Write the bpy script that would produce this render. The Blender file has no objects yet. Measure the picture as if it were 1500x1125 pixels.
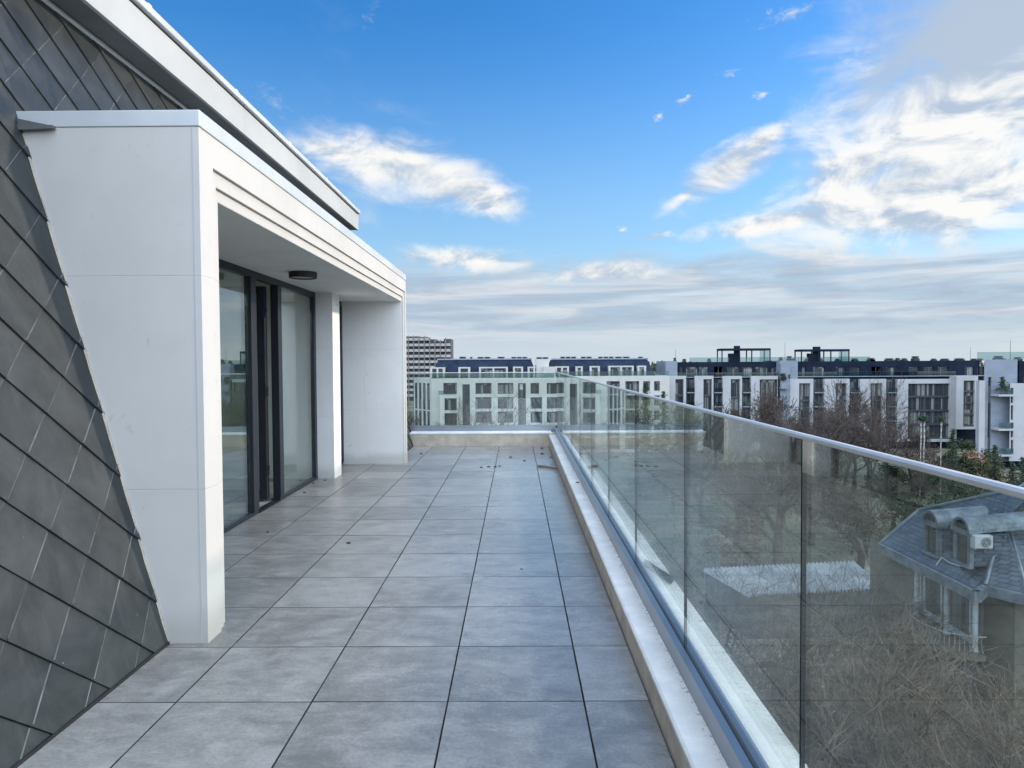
import bpy, bmesh, math, random
from mathutils import Vector, Matrix, Euler
rad = math.radians
scene = bpy.context.scene
COL = scene.collection

# ---------------------------------------------------------------- camera
F_PX, CAM_H = 1025.4, 1.4874
PITCH, YAW, ROLL = -0.0295356, -0.0061260, -0.0058757
def cam_axes():
    cp, sp = math.cos(PITCH), math.sin(PITCH); cy, sy = math.cos(YAW), math.sin(YAW)
    f = Vector((sy*cp, cy*cp, sp)); r = Vector((cy, -sy, 0)); u = r.cross(f)
    c, s = math.cos(ROLL), math.sin(ROLL)
    return c*r + s*u, -s*r + c*u, f
RX, UX, FX = cam_axes()
CAM = Vector((0, 0, CAM_H))
cd = bpy.data.cameras.new('camera'); co = bpy.data.objects.new('camera', cd); COL.objects.link(co)
m3 = Matrix((RX, UX, -FX)).transposed()
co.matrix_world = Matrix.Translation(CAM) @ m3.to_4x4()
cd.sensor_width = 36; cd.lens = 36*F_PX/1500; cd.clip_start = 0.05; cd.clip_end = 6000
scene.camera = co
def ray(px, py):
    return FX + (px-750)/F_PX*RX + (562.5-py)/F_PX*UX
def at(px, py, Y):                 # point of the place seen at a photo position, Y metres ahead
    d = ray(px, py); return CAM + d*(Y/d.y)
def at_z(px, py, z):
    d = ray(px, py); return CAM + d*((z-CAM.z)/d.z)

# ---------------------------------------------------------------- light
SUN_EL, SUN_AZ = rad(20), rad(13)       # azimuth measured from +X towards +Y
sdir = Vector((math.cos(SUN_EL)*math.cos(SUN_AZ), math.cos(SUN_EL)*math.sin(SUN_AZ), math.sin(SUN_EL)))
sl = bpy.data.lights.new('sun', 'SUN'); sl.energy = 2.15; sl.angle = rad(2.5); sl.color = (1, .85, .66)
so = bpy.data.objects.new('sun', sl); COL.objects.link(so)
so.rotation_euler = sdir.to_track_quat('Z', 'Y').to_euler()

class NT:
    """small helper to write shader node maths"""
    def __init__(s, tree): s.t = tree; s.n = tree.nodes; s.l = tree.links
    def new(s, typ, **kw):
        n = s.n.new(typ)
        for k, v in kw.items(): setattr(n, k, v)
        return n
    def put(s, sock, v):
        if isinstance(v, bpy.types.NodeSocket): s.l.new(v, sock)
        else: sock.default_value = v
    def m(s, op, a, b=0.0, c=None, clamp=False):
        n = s.new('ShaderNodeMath', operation=op, use_clamp=clamp)
        s.put(n.inputs[0], a); s.put(n.inputs[1], b)
        if c is not None: s.put(n.inputs[2], c)
        return n.outputs[0]
    def vm(s, op, a, b=None):
        n = s.new('ShaderNodeVectorMath', operation=op); s.put(n.inputs[0], a)
        if b is not None: s.put(n.inputs[1], b)
        return n.outputs['Value'] if op in ('DOT_PRODUCT', 'LENGTH') else n.outputs[0]
    def sep(s, v):
        n = s.new('ShaderNodeSeparateXYZ'); s.put(n.inputs[0], v); return n.outputs
    def comb(s, x, y, z):
        n = s.new('ShaderNodeCombineXYZ')
        for i, v in enumerate((x, y, z)): s.put(n.inputs[i], v)
        return n.outputs[0]
    def noise(s, vec, scale, detail=5, rough=.55, dist=0.0):
        n = s.new('ShaderNodeTexNoise'); s.put(n.inputs['Vector'], vec)
        n.inputs['Scale'].default_value = scale; n.inputs['Detail'].default_value = detail
        n.inputs['Roughness'].default_value = rough; n.inputs['Distortion'].default_value = dist
        return n.outputs['Fac']
    def ss(s, v, lo, hi, a=0.0, b=1.0):
        n = s.new('ShaderNodeMapRange', interpolation_type='SMOOTHSTEP'); s.put(n.inputs[0], v)
        for i, q in enumerate((lo, hi, a, b)): s.put(n.inputs[1+i], q)
        return n.outputs[0]
    def mix(s, f, a, b):
        n = s.new('ShaderNodeMix', data_type='RGBA'); s.put(n.inputs[0], f)
        for sk, v in ((n.inputs[6], a), (n.inputs[7], b)):
            s.put(sk, v if isinstance(v, bpy.types.NodeSocket) else (*v[:3], 1))
        return n.outputs[2]

w = bpy.data.worlds.new('World'); scene.world = w; w.use_nodes = True
def build_world():
    T = NT(w.node_tree); T.n.clear()
    out = T.new('ShaderNodeOutputWorld'); bg = T.new('ShaderNodeBackground')
    T.l.new(bg.outputs[0], out.inputs[0]); bg.inputs[1].default_value = 0.15
    sky = T.new('ShaderNodeTexSky', sky_type='NISHITA'); sky.sun_disc = False
    sky.sun_elevation = SUN_EL; sky.sun_rotation = rad(90) - SUN_AZ
    sky.air_density = 1.0; sky.dust_density = 0.5; sky.ozone_density = 2.2; sky.altitude = 100
    hs = T.new('ShaderNodeHueSaturation'); hs.inputs['Saturation'].default_value = 1.40; hs.inputs['Value'].default_value = 1.10; hs.inputs['Hue'].default_value = .507
    T.l.new(sky.outputs[0], hs.inputs['Color'])
    tc = T.new('ShaderNodeTexCoord'); d = tc.outputs['Generated']
    x, y, z = T.sep(d)
    az = T.m('MULTIPLY', T.m('ARCTAN2', x, y), 57.29578)
    el = T.m('MULTIPLY', T.m('ARCSINE', z), 57.29578)
    zz = T.m('ADD', T.m('MAXIMUM', z, 0.0), 0.13)
    q = T.comb(T.m('DIVIDE', x, zz), T.m('DIVIDE', y, zz), 0.0)        # cloud sheet seen in perspective
    qa = T.comb(T.m('MULTIPLY', az, .06), T.m('MULTIPLY', el, .11), 0.0)
    qs = T.comb(T.m('ADD', T.m('MULTIPLY', az, .06), .035), T.m('ADD', T.m('MULTIPLY', el, .11), .075), 0.0)
    n1 = T.noise(qa, 2.5, 9, .575, .5)
    n1s = T.noise(qs, 2.5, 9, .575, .5)
    n2 = T.noise(q, 2.2, 8, .62, .5)
    fine = T.noise(qa, 9.0, 6, .65, .2)
    wob = T.m('ADD', T.m('MULTIPLY', T.m('SUBTRACT', n1, .5), 2.6), T.m('MULTIPLY', T.m('SUBTRACT', fine, .5), .8))
    def azel(px, py):
        v = ray(px, py).normalized()
        return math.degrees(math.atan2(v.x, v.y)), math.degrees(math.asin(v.z))
    fine2 = T.noise(qa, 26.0, 5, .65, .6)
    wobf = T.m('ADD', T.m('MULTIPLY', T.m('SUBTRACT', fine, .5), 2.4), T.m('MULTIPLY', T.m('SUBTRACT', fine2, .5), 3.2))
    def blob(px, py, wx, wy, tilt, k=1.0, lo=0.0, hi=.8, small=False):
        a0, e0 = azel(px, py); c, s = math.cos(rad(tilt)), math.sin(rad(tilt))
        da, de = T.m('SUBTRACT', az, a0), T.m('SUBTRACT', el, e0)
        u = T.m('DIVIDE', T.m('ADD', T.m('MULTIPLY', da, c), T.m('MULTIPLY', de, s)), wx)
        v = T.m('DIVIDE', T.m('SUBTRACT', T.m('MULTIPLY', de, c), T.m('MULTIPLY', da, s)), wy)
        r = T.m('SQRT', T.m('ADD', T.m('MULTIPLY', u, u), T.m('MULTIPLY', v, v)))
        f = T.m('ADD', T.m('SUBTRACT', 1.0, r), T.m('MULTIPLY', wobf if small else wob, k))
        return T.ss(f, lo, hi)
    blobs = [blob(590, 245, 10.5, 3.0, -11, .45, 0, .75), blob(700, 285, 5.0, 2.0, -16, .45, .0, .7), blob(490, 222, 6.5, 1.7, -8, .6, .1, .9),
             blob(1062, 252, 5.6, 2.3, 24, .50, .0, .7), blob(1005, 285, 3.0, .9, 32, .6, .1, .8), blob(1110, 210, 3.2, 1.2, 25, .6, .1, .9),
             blob(1420, 165, 13.0, 9.0, 20, .45, -.1, .7), blob(1480, 20, 12.0, 8.0, 10, .4, -.15, .8), blob(1260, 245, 7.0, 3.4, 30, .55, .0, .8),
             blob(1370, 285, 14, 4.2, 4, .45, -.1, .6),
             blob(1140, 325, 7.5, 1.3, 6, .6, .0, .7), blob(690, 380, 7.5, 1.3, -4, .6, .05, .9), blob(880, 400, 7.5, 1.2, 2, .6, .05, .9),
             blob(1000, 148, 1.0, .5, 15, .8, .25, 1.55, True), blob(1062, 108, 1.3, .4, 5, .8, .3, 1.71, True), blob(1115, 138, 1.0, .4, 0, .8, .35, 1.86, True),
             blob(912, 336, .9, .35, 0, .7, .2, 1.55, True), blob(965, 345, 2.2, .5, 5, .8, .2, 1.55, True), blob(965, 170, .6, .5, 40, .8, .3, 1.71, True),
             blob(1155, 20, 4.0, 1.0, 8, .8, .35, 2.48, True), blob(1255, 78, 2.4, 1.1, 10, .8, .25, 1.71, True), blob(400, 150, 3.5, 1.3, -30, .8, .4, 3.41, True), blob(545, 18, 2.5, 1.0, 60, .8, .4, 3.72, True)]
    dens = blobs[0]
    for b in blobs[1:]: dens = T.m('MAXIMUM', dens, b)
    # low sheet above the horizon
    a_l, e_l = azel(760, 368); a_r, e_r = azel(1500, 325)
    top = T.m('ADD', e_l, T.m('MULTIPLY', T.m('SUBTRACT', az, a_l), (e_r-e_l)/(a_r-a_l)))
    lay = T.ss(T.m('ADD', T.m('SUBTRACT', top, el), T.m('MULTIPLY', wob, 2.2)), -.4, 2.6)
    lay = T.m('MULTIPLY', lay, T.m('ADD', .80, T.m('MULTIPLY', T.ss(n2, .4, .62), .2)))
    # faint veil of cirrus
    veil = T.m('MULTIPLY', T.ss(T.noise(q, 1.1, 7, .6, 1.2), .56, .85), .32)
    lit = T.m('ADD', .50, T.m('MULTIPLY', T.m('SUBTRACT', n1, n1s), 3.0), clamp=True)
    thick = T.m('MULTIPLY', T.ss(T.m('ADD', T.m('SUBTRACT', el, T.m('MULTIPLY', T.m('SUBTRACT', az, 30.0), .25)), T.m('MULTIPLY', wob, 2.4)), 16.5, 20.5), T.ss(az, 22.0, 30.0))
    lit = T.m('MULTIPLY', lit, T.m('SUBTRACT', 1.0, T.m('MULTIPLY', thick, .93)))
    ccol = T.mix(T.ss(lit, .10, .72), (2.3, 2.75, 3.35), (4.7, 4.65, 4.5))
    streak = T.noise(T.comb(T.m('MULTIPLY', az, .035), T.m('MULTIPLY', el, .42), 3.0), 1.7, 7, .58, .5)
    lcol = T.mix(T.ss(streak, .40, .68), (2.05, 2.5, 3.1), (3.45, 3.65, 3.9))
    lcol = T.mix(T.ss(el, .6, 3.6), (2.9, 3.3, 3.7), lcol)
    base = hs.outputs[0]
    base = T.mix(T.ss(el, 26.0, -1.0, 0.0, .75), base, (1.75, 2.75, 3.7))
    c = T.mix(veil, base, (3.5, 3.85, 4.2))
    c = T.mix(lay, c, lcol)
    c = T.mix(T.m('MULTIPLY', dens, .96), c, ccol)
    # added bright cloud, unseen behind and above the viewer, to lift the shade
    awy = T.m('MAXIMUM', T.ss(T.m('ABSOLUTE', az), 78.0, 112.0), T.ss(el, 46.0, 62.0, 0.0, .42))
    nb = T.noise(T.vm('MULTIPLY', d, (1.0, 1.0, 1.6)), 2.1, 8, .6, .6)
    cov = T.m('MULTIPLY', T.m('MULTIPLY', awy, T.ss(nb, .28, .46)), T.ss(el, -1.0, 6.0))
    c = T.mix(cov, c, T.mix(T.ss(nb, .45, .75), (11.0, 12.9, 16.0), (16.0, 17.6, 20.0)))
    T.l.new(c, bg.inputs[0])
build_world()
scene.view_settings.view_transform = 'Standard'; scene.view_settings.look = 'None'
scene.view_settings.exposure = 0.5; scene.view_settings.gamma = 1
scene.cycles.transparent_max_bounces = 24; scene.cycles.max_bounces = 8
scene.cycles.caustics_reflective = False; scene.cycles.caustics_refractive = False

# ---------------------------------------------------------------- materials
def principled(name):
    m = bpy.data.materials.new(name); m.use_nodes = True
    T = NT(m.node_tree); b = m.node_tree.nodes['Principled BSDF']
    return m, T, b
def mat(name, col, rough=.6, metal=0.0, var=.12, scale=3.0, bump=0.0, bscale=40, col2=None, spec=.5, stretch=(1, 1, 1)):
    m, T, b = principled(name)
    tc = T.new('ShaderNodeTexCoord'); v = T.vm('MULTIPLY', tc.outputs['Object'], tuple(stretch))
    n = T.noise(v, scale, 6, .62)
    c2 = col2 or tuple(max(0, c*(1-2.2*var)) for c in col)
    c1 = tuple(min(1, c*(1+var)) for c in col) if not col2 else col
    T.l.new(T.mix(T.ss(n, .32, .68), c2, c1), b.inputs['Base Color'])
    b.inputs['Roughness'].default_value = rough; b.inputs['Metallic'].default_value = metal
    b.inputs['Specular IOR Level'].default_value = spec
    if bump:
        bp = T.new('ShaderNodeBump'); bp.inputs['Strength'].default_value = bump; bp.inputs['Distance'].default_value = .01
        T.l.new(T.noise(v, bscale, 4, .6), bp.inputs['Height']); T.l.new(bp.outputs[0], b.inputs['Normal'])
    return m
def glass_mat(name, tint, r0=.04, power=5.0, rough=0.0, dirt=0.0):
    """thin sheet: transmits straight through, mirrors more at a slant; same from both faces"""
    m = bpy.data.materials.new(name); m.use_nodes = True; T = NT(m.node_tree); T.n.clear()
    out = T.new('ShaderNodeOutputMaterial'); g = T.new('ShaderNodeNewGeometry')
    c = T.m('ABSOLUTE', T.vm('DOT_PRODUCT', g.outputs['Incoming'], g.outputs['Normal']))
    f = T.m('ADD', r0, T.m('MULTIPLY', 1-r0, T.m('POWER', T.m('SUBTRACT', 1.0, c, clamp=True), power)), clamp=True)
    tr = T.new('ShaderNodeBsdfTransparent'); tr.inputs[0].default_value = (*tint, 1)
    gl = T.new('ShaderNodeBsdfGlossy'); gl.inputs['Roughness'].default_value = rough; gl.inputs[0].default_value = (.95, .98, .97, 1)
    mx = T.new('ShaderNodeMixShader'); T.l.new(f, mx.inputs[0]); T.l.new(tr.outputs[0], mx.inputs[1]); T.l.new(gl.outputs[0], mx.inputs[2])
    res = mx.outputs[0]
    if dirt:
        tc = T.new('ShaderNodeTexCoord'); v = tc.outputs['Object']
        film = T.ss(T.noise(T.vm('MULTIPLY', v, (1, 1.0, .5)), 2.2, 8, .7, .6), .42, .85)
        spots = T.ss(T.noise(v, 55, 2, .5), .74, .80)
        runs = T.ss(T.noise(T.vm('MULTIPLY', v, (1, 26.0, .9)), 1.0, 4, .6), .64, .80)
        dd = T.m('MULTIPLY', T.m('ADD', T.m('ADD', T.m('MULTIPLY', film, .5), T.m('MULTIPLY', spots, 1.2)), T.m('MULTIPLY', runs, .8)), dirt, clamp=True)
        df = T.new('ShaderNodeBsdfDiffuse'); df.inputs[0].default_value = (.55, .56, .54, 1)
        m2 = T.new('ShaderNodeMixShader'); T.l.new(dd, m2.inputs[0]); T.l.new(res, m2.inputs[1]); T.l.new(df.outputs[0], m2.inputs[2]); res = m2.outputs[0]
    T.l.new(res, out.inputs[0]); return m

def stone_mat(name, col, seams=(), vseam=None, sw=.45):
    m, T, b = principled(name)
    g = T.new('ShaderNodeNewGeometry'); P = g.outputs['Position']
    x, y, z = T.sep(P)
    n = T.noise(P, 1.6, 6, .65); f = T.noise(P, 90, 3, .6); s = T.noise(P, 7.0, 5, .7, .8)
    c = T.mix(T.ss(n, .3, .7), tuple(v*.93 for v in col), col)
    c = T.mix(T.m('MULTIPLY', T.ss(s, .63, .72), .46), c, (.36, .345, .315))       # chips and smudges
    spk = T.ss(T.noise(P, 160, 2, .5), .70, .76)
    c = T.mix(T.m('MULTIPLY', spk, .22), c, (.35, .34, .32))
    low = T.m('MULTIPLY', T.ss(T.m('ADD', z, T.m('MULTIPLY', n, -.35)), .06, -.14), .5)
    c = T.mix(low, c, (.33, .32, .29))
    run = T.ss(T.noise(T.vm('MULTIPLY', P, (7, 7, .35)), 1.6, 5, .65), .55, .78)
    c = T.mix(T.m('MULTIPLY', run, .16), c, (.40, .40, .38))
    ln = None
    for sz in seams:
        d = T.ss(T.m('ABSOLUTE', T.m('SUBTRACT', z, sz)), .0035, .0012)
        ln = d if ln is None else T.m('MAXIMUM', ln, d)
    for sx in (vseam or ()):
        d = T.ss(T.m('ABSOLUTE', T.m('SUBTRACT', y, sx)), .004, .0015)
        ln = d if ln is None else T.m('MAXIMUM', ln, d)
    hgt = T.m('MULTIPLY', f, .5)
    if ln is not None:
        c = T.mix(T.m('MULTIPLY', ln, sw), c, (.2, .2, .2)); hgt = T.m('SUBTRACT', hgt, T.m('MULTIPLY', ln, 2.0))
    T.l.new(c, b.inputs['Base Color']); b.inputs['Roughness'].default_value = .85; b.inputs['Specular IOR Level'].default_value = .25
    bp = T.new('ShaderNodeBump'); bp.inputs['Strength'].default_value = .25; bp.inputs['Distance'].default_value = .004
    T.l.new(hgt, bp.inputs['Height']); T.l.new(bp.outputs[0], b.inputs['Normal'])
    return m

M = {}
M['ceil'] = stone_mat('lightened_ceiling_render', (.88, .88, .86))  # white render made lighter, lifts the shaded recess ceiling by colour
def tile_mat():
    m, T, b = principled('porcelain_tile')
    g = T.new('ShaderNodeNewGeometry'); P = g.outputs['Position']
    at_ = T.new('ShaderNodeAttribute', attribute_name='rand'); r = at_.outputs['Fac']
    off = T.comb(T.m('MULTIPLY', r, 37.0), T.m('MULTIPLY', r, 91.0), 0.0)
    V = T.vm('ADD', P, off)
    n1 = T.noise(V, 3.6, 10, .74, .5)
    n2 = T.noise(T.vm('MULTIPLY', V, (1.0, 2.2, 1)), 4.5, 7, .7, .5)
    n3 = T.noise(V, 60, 4, .65)
    k = T.m('ADD', T.m('ADD', T.m('MULTIPLY', n1, .45), T.m('MULTIPLY', n2, .33)), T.m('MULTIPLY', n3, .24))
    k = T.m('ADD', k, T.m('MULTIPLY', T.m('SUBTRACT', r, .5), .085))
    c = T.mix(T.ss(k, .36, .66), (.150, .147, .140), (.340, .330, .312))
    scr = T.ss(T.noise(T.vm('MULTIPLY', V, (1.0, 5.0, 1)), 5.0, 7, .75, .8), .58, .72)
    c = T.mix(T.m('MULTIPLY', scr, .42), c, (.46, .47, .47))
    x, y, z = T.sep(P)
    # drying damp: a smoother strip along the kerb side, broken up
    wet = T.m('MULTIPLY', T.ss(T.m('ADD', x, T.m('MULTIPLY', T.noise(P, 1.3, 5, .6), 1.3)), -.1, .75), T.ss(y, 2.0, 6.5, .55, 1.0))
    stain = T.m('MULTIPLY', T.ss(T.noise(P, 1.9, 5, .6), .60, .70), .30)
    c = T.mix(stain, c, (.15, .14, .12))
    c = T.mix(T.m('MULTIPLY', wet, .35), c, (.13, .15, .17))
    T.l.new(c, b.inputs['Base Color'])
    ro = T.m('SUBTRACT', T.m('ADD', .37, T.m('MULTIPLY', T.m('SUBTRACT', n1, .5), .30)), T.m('MULTIPLY', wet, .20))
    T.l.new(ro, b.inputs['Roughness']); b.inputs['Specular IOR Level'].default_value = .55
    bp = T.new('ShaderNodeBump'); bp.inputs['Strength'].default_value = .35; bp.inputs['Distance'].default_value = .003
    T.l.new(T.m('ADD', T.m('MULTIPLY', T.noise(P, 45, 5, .7), T.m('ADD', .35, T.m('MULTIPLY', wet, .9))), T.m('MULTIPLY', n1, .3)), bp.inputs['Height'])
    T.l.new(bp.outputs[0], b.inputs['Normal'])
    return m

M['tile'] = tile_mat()
M['joint'] = mat('joint_dark', (.012, .012, .014), .9)
M['stone'] = stone_mat('white_render', (.57, .56, .53), (1.959, .828), (5.09, 7.47, 9.35), sw=.22)
M['stone_in'] = stone_mat('lightened_white_render', (.80, .795, .77), (1.70, .815), sw=.2)  # lighter copy of the white render, brightens the shaded recess by colour
M['kerb'] = mat('kerb_render', (.52, .46, .37), .9, var=.10, scale=5, bump=.5, bscale=120)
def coping_mat(name, col, x_a, x_b):
    m, T, b = principled(name)
    P = T.new('ShaderNodeNewGeometry').outputs['Position']; x, y, z = T.sep(P)
    n = T.noise(P, 3.5, 6, .65); c = T.mix(T.ss(n, .35, .7), tuple(v*.80 for v in col), col)
    e = T.ss(T.m('ADD', x, T.m('MULTIPLY', T.m('SUBTRACT', n, .5), .06)), x_a, x_b)
    sp = T.ss(T.noise(T.vm('MULTIPLY', P, (1, .8, 1)), 75, 3, .6), .56, .64)
    c = T.mix(T.m('MULTIPLY', T.m('MULTIPLY', e, sp), .85), c, (.10, .095, .07))
    st = T.ss(T.noise(P, 9.0, 5, .7, 1.0), .64, .74)
    c = T.mix(T.m('MULTIPLY', st, .45), c, (.26, .245, .19))
    moss = T.ss(T.noise(P, 2.2, 4, .6), .56, .66); c = T.mix(T.m('MULTIPLY', T.m('MULTIPLY', e, moss), .5), c, (.16, .16, .09))
    T.l.new(c, b.inputs['Base Color']); b.inputs['Roughness'].default_value = .7
    bp = T.new('ShaderNodeBump'); bp.inputs['Strength'].default_value = .3; bp.inputs['Distance'].default_value = .004
    T.l.new(T.noise(P, 90, 4, .6), bp.inputs['Height']); T.l.new(bp.outputs[0], b.inputs['Normal'])
    return m
M['kerb_top'] = coping_mat('kerb_coping_dirty', (.80, .80, .78), .655, .705)
M['coping_out'] = coping_mat('outer_coping_dirty', (.74, .74, .71), .90, 1.00)
M['channel'] = mat('aluminium_channel', (.30, .33, .37), .34, .85, var=.06, scale=2)
M['steel'] = mat('brushed_steel', (.60, .585, .56), .38, .55, var=.04, scale=8)
M['coping'] = mat('light_grey_sheet', (.60, .63, .64), .45, .25, var=.05, scale=1.2)
M['fascia'] = mat('white_sheet', (.47, .48, .465), .55, 0, var=.04, scale=1.0)
M['soffit'] = mat('soffit_grey', (.17, .18, .18), .6, 0, var=.08, scale=2)
M['darkmetal'] = mat('dark_trim', (.06, .065, .07), .5, .3)
M['anthracite'] = mat('anthracite_frame', (.017, .021, .030), .45, .1, var=.06, spec=.35)
M['black'] = mat('black_matt', (.018, .018, .02), .5)
M['glass'] = glass_mat('balustrade_glass', (.880, .925, .908), .070, 5.0, 0, .028)
M['glass_edge'] = mat('glass_edge', (.010, .014, .014), .2)
M['doorglass'] = glass_mat('door_glass', (.80, .86, .83), .13, 3.4)
M['diffuser'] = mat('lamp_diffuser', (.35, .34, .32), .4)
M['interior'] = mat('plaster_inside', (.62, .62, .58), .9, var=.04)
M['interior_floor'] = mat('screed_inside', (.30, .29, .27), .8)

def shingle_mat():
    m, T, b = principled('zinc_shingle')
    g = T.new('ShaderNodeNewGeometry'); P = g.outputs['Position']
    r = T.new('ShaderNodeAttribute', attribute_name='rand').outputs['Fac']
    n = T.noise(T.vm('ADD', P, T.comb(r, r, r)), 3.2, 7, .7, .5)
    s = T.noise(T.vm('MULTIPLY', P, (1, 6, .8)), 5.0, 6, .7)
    c = T.mix(T.ss(n, .3, .72), (.028, .0335, .0360), (.060, .0675, .0710))
    c = T.mix(T.m('MULTIPLY', T.ss(s, .55, .72), .28), c, (.095, .10, .10))
    scr = T.ss(T.noise(T.vm('MULTIPLY', P, (1, 16, 7)), 3.2, 3, .5, 2.5), .75, .78)
    c = T.mix(T.m('MULTIPLY', scr, .6), c, (.5, .5, .48))
    c = T.mix(T.m('MULTIPLY', T.m('SUBTRACT', r, .5), .3), c, (.13, .14, .14))
    T.l.new(c, b.inputs['Base Color']); b.inputs['Metallic'].default_value = .35
    T.l.new(T.m('ADD', .36, T.m('MULTIPLY', n, .25)), b.inputs['Roughness'])
    bp = T.new('ShaderNodeBump'); bp.inputs['Strength'].default_value = .25; bp.inputs['Distance'].default_value = .02
    T.l.new(T.noise(P, 5, 2, .5), bp.inputs['Height']); T.l.new(bp.outputs[0], b.inputs['Normal'])
    return m
M['shingle'] = shingle_mat()
M['fold'] = mat('bright_zinc_fold', (.125, .132, .132), .5, .3, var=.3, scale=5)

# ---------------------------------------------------------------- mesh helpers
class MB:
    def __init__(s): s.v = []; s.f = []; s.mi = []; s.r = []
    def face(s, pts, mi=0, r=0.0):
        i = len(s.v); s.v += [tuple(p) for p in pts]; s.f.append(tuple(range(i, i+len(pts)))); s.mi.append(mi); s.r.append(r)
    def mesh(s, vs, fs, mi=0, r=0.0):
        i = len(s.v); s.v += [tuple(p) for p in vs]
        for f in fs: s.f.append(tuple(i+k for k in f)); s.mi.append(mi); s.r.append(r)
    def box(s, x0, x1, y0, y1, z0, z1, mi=0, r=0.0):
        v = [(x, y, z) for z in (z0, z1) for y in (y0, y1) for x in (x0, x1)]
        s.mesh(v, [(0, 2, 3, 1), (4, 5, 7, 6), (0, 1, 5, 4), (2, 6, 7, 3), (0, 4, 6, 2), (1, 3, 7, 5)], mi, r)
    def bbox(s, x0, x1, y0, y1, z0, z1, b=.004, mi=0, r=0.0):
        """box with chamfered vertical edges and top"""
        bm = bmesh.new(); bmesh.ops.create_cube(bm, size=1)
        for v in bm.verts: v.co = Vector(((x0+x1)/2+v.co.x*(x1-x0), (y0+y1)/2+v.co.y*(y1-y0), (z0+z1)/2+v.co.z*(z1-z0)))
        bmesh.ops.bevel(bm, geom=bm.edges[:], offset=b, segments=2, affect='EDGES', profile=.5)
        bm.verts.index_update()
        s.mesh([v.co[:] for v in bm.verts], [[v.index for v in f.verts] for f in bm.faces], mi, r); bm.free()
    def prism(s, poly, axis, a0, a1, mi=0):
        """poly: 2D points in the two other axes (in axis order), extruded along axis"""
        def mk(p, a):
            q = list(p); q.insert(axis, a); return tuple(q)
        n = len(poly); vs = [mk(p, a0) for p in poly] + [mk(p, a1) for p in poly]
        fs = [tuple(range(n)), tuple(range(2*n-1, n-1, -1))] + [(i, n+i, n+(i+1) % n, (i+1) % n) for i in range(n)]
        s.mesh(vs, fs, mi)
    def tube(s, pts, rads, n=6, mi=0, cap=True):
        pts = [Vector(p) for p in pts]; base = len(s.v); a = None
        for i, p in enumerate(pts):
            d = (pts[min(i+1, len(pts)-1)] - pts[max(i-1, 0)]).normalized()
            if a is None:
                a = d.orthogonal().normalized()
            a = (a - d*a.dot(d));  a = a.normalized() if a.length > 1e-6 else d.orthogonal().normalized()
            b = d.cross(a); r = rads[i] if hasattr(rads, '__len__') else rads
            for k in range(n):
                t = 2*math.pi*k/n; s.v.append(tuple(p + (a*math.cos(t)+b*math.sin(t))*r))
        for i in range(len(pts)-1):
            for k in range(n):
                k2 = (k+1) % n
                s.f.append((base+i*n+k, base+i*n+k2, base+(i+1)*n+k2, base+(i+1)*n+k)); s.mi.append(mi); s.r.append(0)
        if cap and n > 3:
            s.f.append(tuple(base+k for k in range(n-1, -1, -1))); s.mi.append(mi); s.r.append(0)
            e = base+(len(pts)-1)*n; s.f.append(tuple(e+k for k in range(n))); s.mi.append(mi); s.r.append(0)
    def lathe(s, prof, c, n=24, mi=0):
        """prof: (radius, z) list"""
        base = len(s.v)
        for r, z in prof:
            for k in range(n):
                t = 2*math.pi*k/n; s.v.append((c[0]+r*math.cos(t), c[1]+r*math.sin(t), c[2]+z))
        for i in range(len(prof)-1):
            for k in range(n):
                k2 = (k+1) % n; s.f.append((base+i*n+k, base+i*n+k2, base+(i+1)*n+k2, base+(i+1)*n+k)); s.mi.append(mi); s.r.append(0)
    def build(s, name, mats, parent=None, smooth=False, attr=False):
        me = bpy.data.meshes.new(name)
        off = Vector(parent['_o']) if parent is not None else Vector((0, 0, 0))
        me.from_pydata([(x-off.x, y-off.y, z-off.z) for x, y, z in s.v], [], s.f)
        mats = mats if isinstance(mats, (list, tuple)) else [mats]
        for m in mats: me.materials.append(m)
        if len(mats) > 1: me.polygons.foreach_set('material_index', s.mi)
        if attr:
            a = me.attributes.new('rand', 'FLOAT', 'FACE'); a.data.foreach_set('value', s.r)
        if smooth: me.polygons.foreach_set('use_smooth', [True]*len(me.polygons))
        bm = bmesh.new(); bm.from_mesh(me); bmesh.ops.recalc_face_normals(bm, faces=bm.faces[:]); bm.to_mesh(me); bm.free()
        me.update()
        o = bpy.data.objects.new(name, me); COL.objects.link(o)
        if parent is not None: o.parent = parent; o['_o'] = tuple(off)
        return o
def tag(o, label=None, cat=None, group=None, kind=None):
    if label: o['label'] = label
    if cat: o['category'] = cat
    if group: o['group'] = group
    if kind: o['kind'] = kind
    return o
def thing(name, label, cat, loc=(0, 0, 0), group=None):
    o = bpy.data.objects.new(name, None); COL.objects.link(o); o.location = loc; o['_o'] = tuple(loc)
    o.empty_display_size = .2
    return tag(o, label, cat, group)
def struct(name, mb, m, **kw):
    return tag(mb.build(name, m, **kw), kind='structure')
def copy_tree(o, parent=None):
    c = o.copy(); COL.objects.link(c); c.parent = parent
    for ch in o.children: copy_tree(ch, c)
    return c
rnd = random.Random(7)

GZ = -18.0                     # garden level below the terrace
X0, X1 = -1.868, .585          # floor edges
XK0, XK1 = .585, .700          # kerb
XG = .742                      # glass plane
YF = 12.566                    # far kerb
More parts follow.
